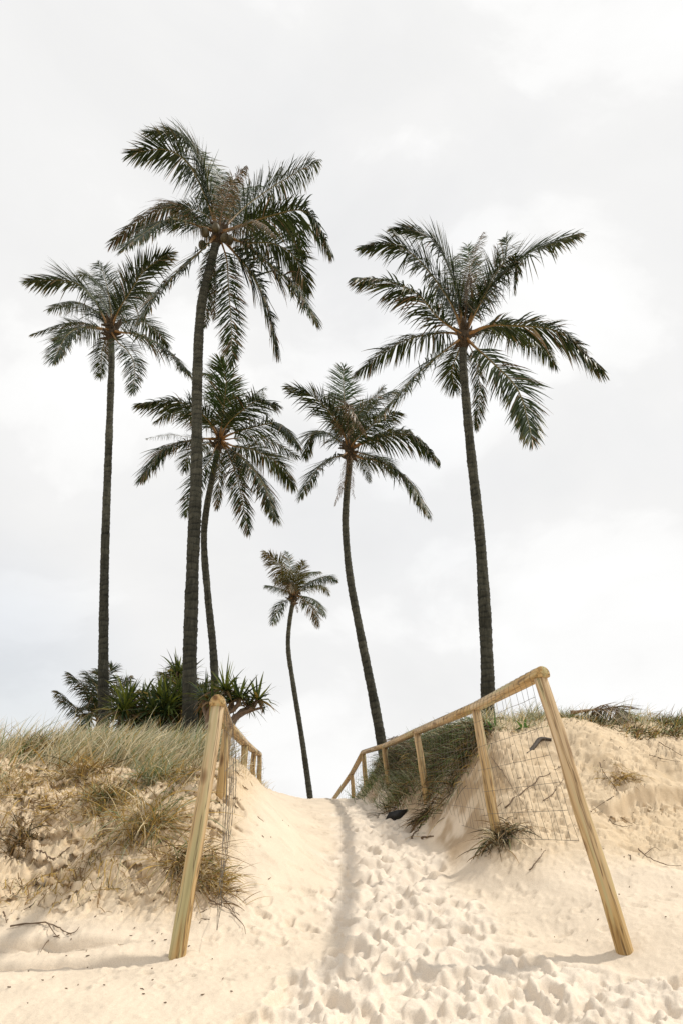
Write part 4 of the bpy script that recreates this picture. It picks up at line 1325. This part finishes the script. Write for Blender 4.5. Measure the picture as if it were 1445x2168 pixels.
def tuft(label, px, py, seed, n, wts, L, lean, curve, heading=(0.3, -1.0), spread=0.06, width=0.006, jitter=0.8, name='grass_tuft', Y=None):
    g = np.random.default_rng(seed)
    c = hit(px, py)
    xy = c[:2] + g.normal(0, spread, (n, 2))
    z = gz(xy[:, 0], xy[:, 1]) - 0.012
    hd = nrm(np.concatenate([g.normal(0, jitter, (n, 2)) + np.array(heading), np.zeros((n, 1))], 1))
    V, Q, C = blades(np.column_stack([xy, z]), hd, g.uniform(L[0], L[1], n), g.uniform(*lean, n), g.uniform(*curve, n), width * g.uniform(0.6, 1.4, n), pick(g, n, wts), seed=seed, K=7)
    o = add(name, V, Q, M_GRASS, None, C, smooth=False, origin=c)
    return tag(o, label, 'grass tuft')


tuft('large drooping green and gold tuft left of the near left post', 312, 1752, 61, 420, dict(green=1.6, gold=5, straw=4, brown=1.2, sage=1), (0.30, 0.75), (0.5, 1.5), (0.5, 1.5), (0.5, -0.8), 0.10)
tuft('dry straw-coloured lower tuft spilling down behind the near left post', 395, 1835, 62, 480, dict(gold=4, brown=4, straw=3, green=0.6, dark=1), (0.18, 0.5), (0.9, 1.8), (0.2, 1.0), (0.5, -1.0), 0.11)
tuft('matted dry tuft at the foot of the wire right of the near left post', 452, 1880, 63, 260, dict(brown=4, gold=3, straw=3, green=0.8), (0.10, 0.28), (0.6, 1.5), (0.2, 1.0), (0.7, -0.7), 0.07)
tuft('dark brown clump on the dune shoulder at the left edge', 72, 1600, 64, 420, dict(brown=5, gold=2, dark=3, straw=1), (0.2, 0.45), (0.3, 1.4), (0.4, 1.2), (0.5, -0.9), 0.12)
tuft('russet clump hanging from the left crest above the bare sand', 165, 1632, 65, 420, dict(brown=4, gold=4, straw=2, dark=1), (0.2, 0.45), (0.7, 1.6), (0.3, 1.0), (0.6, -1.0), 0.12)
tuft('small green and rust tuft in the middle of the left dune face', 222, 1688, 66, 300, dict(green=3, gold=3, brown=4, dark=1), (0.12, 0.34), (0.5, 1.5), (0.2, 1.0), (0.6, -0.8), 0.08)
tuft('sage green tuft below the crest left of the near post', 318, 1650, 67, 260, dict(sage=4, green=2, straw=2, gold=1), (0.2, 0.45), (0.3, 1.3), (0.3, 1.0), (0.5, -0.8), 0.07)
tuft('dark root tangle low on the left dune face at the picture edge', 42, 1782, 68, 260, dict(brown=5, dark=4, gold=1.5), (0.08, 0.24), (0.4, 1.7), (0.2, 1.0), (0.3, -1.0), 0.06)
tuft('flattened brown fibre patch high on the left dune face', 95, 1712, 69, 320, dict(gold=4, brown=4, straw=2), (0.1, 0.32), (1.0, 1.8), (0.1, 0.7), (0.3, -1.0), 0.14)
tuft('dark grass clump round the foot of the second right post', 1060, 1768, 70, 460, dict(dark=6, brown=4, green=1.2, straw=0.8), (0.12, 0.36), (0.9, 1.9), (0.4, 1.2), (-0.2, -1.0), 0.075, 0.007)
tuft('blackish root clump hanging under the third right post', 903, 1722, 71, 420, dict(dark=6, brown=4), (0.15, 0.42), (1.2, 2.2), (0.3, 1.0), (-0.3, -1.0), 0.085, 0.008)
tuft('few pale arching blades beside the second right post foot', 1052, 1790, 72, 16, dict(pale=3, straw=3), (0.2, 0.32), (0.2, 1.0), (0.8, 1.8), (-0.6, -0.8), 0.02, 0.009)
tuft('yellowish hanging fibres below the ledge on the right dune', 1310, 1645, 73, 280, dict(gold=4, brown=3, straw=2), (0.1, 0.26), (1.2, 2.2), (0.2, 0.8), (0.2, -1.0), 0.065)
tuft('brown grass mound on the far right crest', 1425, 1508, 74, 520, dict(brown=4, gold=2, dark=2, sage=1.5), (0.12, 0.3), (0.3, 1.4), (0.3, 1.0), (0.2, -0.6), 0.20)
tuft('dark hanging grass on the bank left of the second right post', 985, 1600, 75, 700, dict(dark=4, brown=3, gold=1.5, green=2), (0.15, 0.42), (1.0, 2.0), (0.3, 1.0), (-0.5, -0.9), 0.22, 0.007)
tuft('low brown root mat under the fourth right post', 850, 1690, 76, 420, dict(dark=5, brown=5, gold=0.6), (0.12, 0.36), (1.0, 2.0), (0.3, 1.0), (-0.7, -0.8), 0.16, 0.007)


def broad_plant(label, px, py, seed):
    c = hit(px, py, 5, 12)
    V, Q, C = rosette(c + np.array([0, 0, 0.0]), (0, 0, 1), 0.15, 16, seed, 0.03, 1.3)
    C = np.tile(np.array([0.10, 0.20, 0.035]), (len(V), 1))
    o = add('weed', V, Q, M_PAND, None, C, origin=c)
    tag(o, label, 'plant', 'bright green weeds on the right crest')


broad_plant('bright green weed beside the second right post', 1045, 1540, 81)
broad_plant('bright green weed on the crest between the first and second right posts', 1108, 1543, 82)


# ------------------------------------------------------------------ debris
def polyline_on_sand(pxs, lift=0.015, n=18):
    pts = np.array([hit(x, y) for x, y in pxs])
    pts[:, 2] += lift
    s = spline(pts, n)
    s[:, 2] = np.maximum(s[:, 2], gz(s[:, 0], s[:, 1]) + lift * 0.3)
    return s


def twig(label, pxs, r, seed, branches=(), lift=0.015, m=None, name='twig', group='twigs and roots scattered on the sand'):
    g = np.random.default_rng(seed)
    parts = []
    s = polyline_on_sand(pxs, lift)
    s = s + g.normal(0, r * 0.5, s.shape)
    parts.append(tube(s, np.linspace(r, r * 0.4, len(s)) * (1 + 0.15 * g.normal(0, 1, len(s))), 6)[:2] + (None,))
    for b in branches:
        q = polyline_on_sand(b, lift, 10)
        parts.append(tube(q, np.linspace(r * 0.7, r * 0.3, 10), 6)[:2] + (None,))
    V, Q, _ = cat_geo(parts)
    o = add(name, V, Q, m or M_TWIG, None)
    return tag(o, label, 'twig', group)


twig('branched reddish twig lying on the sand at the lower left', [(20, 1968), (60, 1962), (100, 1962), (125, 1972), (150, 1988)], 0.006, 1,
     [[(100, 1962), (115, 1985), (124, 2002)], [(124, 1990), (100, 2010), (84, 2024)], [(140, 1985), (158, 1980), (167, 1970)]])
twig('short upright twig at the left edge above the wind scarp', [(6, 1940), (10, 1950), (14, 1962)], 0.005, 2)
twig('tangle of dry stalks right of the near left post foot', [(440, 1910), (465, 1925), (490, 1935), (508, 1945)], 0.005, 3,
     [[(455, 1922), (480, 1918), (505, 1928)], [(470, 1905), (490, 1930), (500, 1948)], [(490, 1940), (515, 1965), (520, 1985)], [(460, 1925), (440, 1918)]])
twig('curved grey stick on the left dune face near its foot', [(70, 1822), (85, 1832), (110, 1824), (140, 1808), (165, 1790)], 0.008, 4, [[(85, 1832), (120, 1835), (150, 1825)]])
twig('thin vertical root hanging down the left dune face', [(46, 1660), (44, 1720), (45, 1770), (43, 1815)], 0.004, 5)
twig('second thin root hanging down the left dune face', [(70, 1690), (72, 1735), (80, 1780)], 0.003, 6)
twig('long dry root running down the sand between the first two right posts', [(1040, 1612), (1075, 1660), (1110, 1710)], 0.004, 7)
twig('long root crossing behind the wire to the near right post', [(1070, 1715), (1110, 1680), (1160, 1645), (1200, 1620)], 0.006, 8)
twig('short root meeting the near right post midway up', [(1150, 1702), (1170, 1685), (1195, 1655)], 0.005, 9)
twig('dark thin stick on the right dune near the picture edge', [(1395, 1575), (1420, 1590), (1444, 1605)], 0.006, 10)
twig('lower dark stick on the right dune near the picture edge', [(1375, 1605), (1410, 1613), (1440, 1618)], 0.004, 11)
twig('upper stick under the right crest near the picture edge', [(1400, 1556), (1425, 1562), (1444, 1568)], 0.004, 12)
twig('long curved twig on the smooth sand right of the near right post', [(1350, 1805), (1375, 1822), (1410, 1836), (1442, 1840)], 0.005, 13, [[(1365, 1815), (1385, 1800), (1398, 1806)]])
twig('looped twig below the ledge right of the near right post', [(1290, 1740), (1300, 1750), (1320, 1755), (1338, 1752)], 0.004, 14, [[(1310, 1735), (1335, 1748), (1355, 1752)]])
twig('dry twig on the bare slope right of the near right post', [(1270, 1620), (1277, 1640), (1300, 1670), (1312, 1700)], 0.005, 15, [[(1300, 1690), (1280, 1705), (1250, 1725)]])
twig('twig on the sand below the wire near the second right post', [(1120, 1850), (1135, 1830), (1155, 1805)], 0.005, 16)
twig('dark twig at the foot of the right bank beside the path', [(870, 1780), (890, 1750), (905, 1735)], 0.010, 17)
twig('short dark stick lying at the foot of the right bank', [(893, 1779), (905, 1776), (917, 1773)], 0.012, 18)
twig('forked dead stalk lying on the sand left of the trodden path', [(462, 1858), (472, 1842), (485, 1822)], 0.006, 19)

# curved dead palm sheath on the right dune behind the wire
pts = np.array([hit(1115, 1598), hit(1130, 1586), hit(1145, 1574), hit(1168, 1575)]); pts[:, 2] += [0.01, 0.03, 0.045, 0.03]
s = spline(pts, 14)
Vp, Qp, Cp = ribbons(s[None], nrm(np.cross(nrm(np.gradient(s, axis=0)), [0, -0.6, 0.8]))[None], (0.04 * np.interp(np.linspace(0, 1, 14), [0, 0.2, 0.7, 1], [0.3, 0.8, 1, 0.5]))[None], np.zeros((1, 14, 3)))
Vp2 = Vp + np.array([0, 0.012, -0.02])
idn = len(Vp)
Vs = np.concatenate([Vp, Vp2]); Qs = np.concatenate([Qp, Qp[:, ::-1] + idn])
eq = [(2 * i, 2 * i + 2, 2 * i + 2 + idn, 2 * i + idn) for i in range(13)] + [(2 * i + 3, 2 * i + 1, 2 * i + 1 + idn, 2 * i + 3 + idn) for i in range(13)]
o = add('dead_palm_sheath', Vs, np.concatenate([Qs, np.array(eq)]), m_plain('dark_sheath', (0.06, 0.045, 0.032), 0.8))
tag(o, 'dark curled dead palm sheath on the sand behind the wire', 'palm sheath')


def fallen_frond(label, pxs, L_leaf, seed, lift, n=60):
    pts = [hit(x, y, 5, 14) for x, y in pxs]
    pts = [p + np.array([0, 0, lift[i]]) for i, p in enumerate(pts)]
    leaf, stalk = leaflet_frond(pts, L_leaf, n, seed, 'green', 0.35, 0.2, 1.0)
    V = leaf[0].copy()
    V[:, 2] = np.maximum(V[:, 2], gz(V[:, 0], V[:, 1]) + 0.012 + 0.02 * np.random.default_rng(seed).random(len(V)))
    root = empty('fallen_frond', tuple(pts[0]), label, 'palm frond', 'dead fronds lying on the right dune')
    add('leaflets', V, leaf[1], M_LEAF, root, leaf[2])
    add('leaf_stalk', stalk[0], stalk[1], M_STALK, root, stalk[2])


fallen_frond('dead brown palm frond heaped on the right crest beside the near post', [(1208, 1512), (1250, 1500), (1300, 1500), (1340, 1518)], 0.5, 901, [0.05, 0.14, 0.13, 0.03], 90)
fallen_frond('grey dead frond lying in the grass between third and fourth right posts', [(880, 1612), (850, 1590), (826, 1578)], 0.5, 902, [0.10, 0.22, 0.28])

# black sheet scrap half buried in the bank
c = hit(838, 1735)
g = np.random.default_rng(8)
out_l = [(-0.15, -0.06), (-0.10, 0.03), (0.02, 0.06), (0.15, 0.07), (0.10, -0.01), (0.02, -0.06), (-0.08, -0.08)]
Vt = np.array([[x, -0.03 - 0.15 * abs(x), z + 0.05] for x, z in out_l] + [[x * 0.94, 0.02, z * 0.94 + 0.05] for x, z in out_l]) + c
k = len(out_l)
Qt = [(i, (i + 1) % k, (i + 1) % k + k, i + k) for i in range(k)]
Tt = [(0, i + 1, i) for i in range(1, k - 1)] + [(k, k + i, k + i + 1) for i in range(1, k - 1)]
o = add('black_scrap', Vt, np.array(Qt), M_SCRAP, smooth=False, T=np.array(Tt))
tag(o, 'black flat scrap sticking out of the bank under the right fence', 'scrap')

# scattered bits of bark, seed and root crumbs
g = np.random.default_rng(23)
parts = []
for _ in range(420):
    if g.random() < 0.55: x, y = g.uniform(-3.4, -0.5), g.uniform(4.0, 7.4)
    else: x, y = g.uniform(1.3, 5.0), g.uniform(5.0, 8.8)
    z = float(gz(x, y)); a = g.uniform(0, 6.28); L_ = g.uniform(0.006, 0.022) if (g.random() < 0.7 or y < 5.2) else g.uniform(0.03, 0.13)
    d = np.array([math.cos(a), math.sin(a), 0]) * L_
    p0 = np.array([x, y, z + 0.004]); p1 = p0 + d; p1[2] = float(gz(p1[0], p1[1])) + 0.006
    pm = (p0 + p1) / 2 + g.normal(0, 0.12 * L_, 3); pm[2] = float(gz(pm[0], pm[1])) + 0.005
    parts.append(tube([p0, pm, p1], [0.0025, 0.003, 0.0015], 4)[:2] + (None,))
V, Q, _ = cat_geo(parts)
o = add('sand_litter', V, Q, M_TWIG, None)
tag(o, 'tiny root crumbs and bark bits scattered over the dune faces', 'litter', kind='stuff')
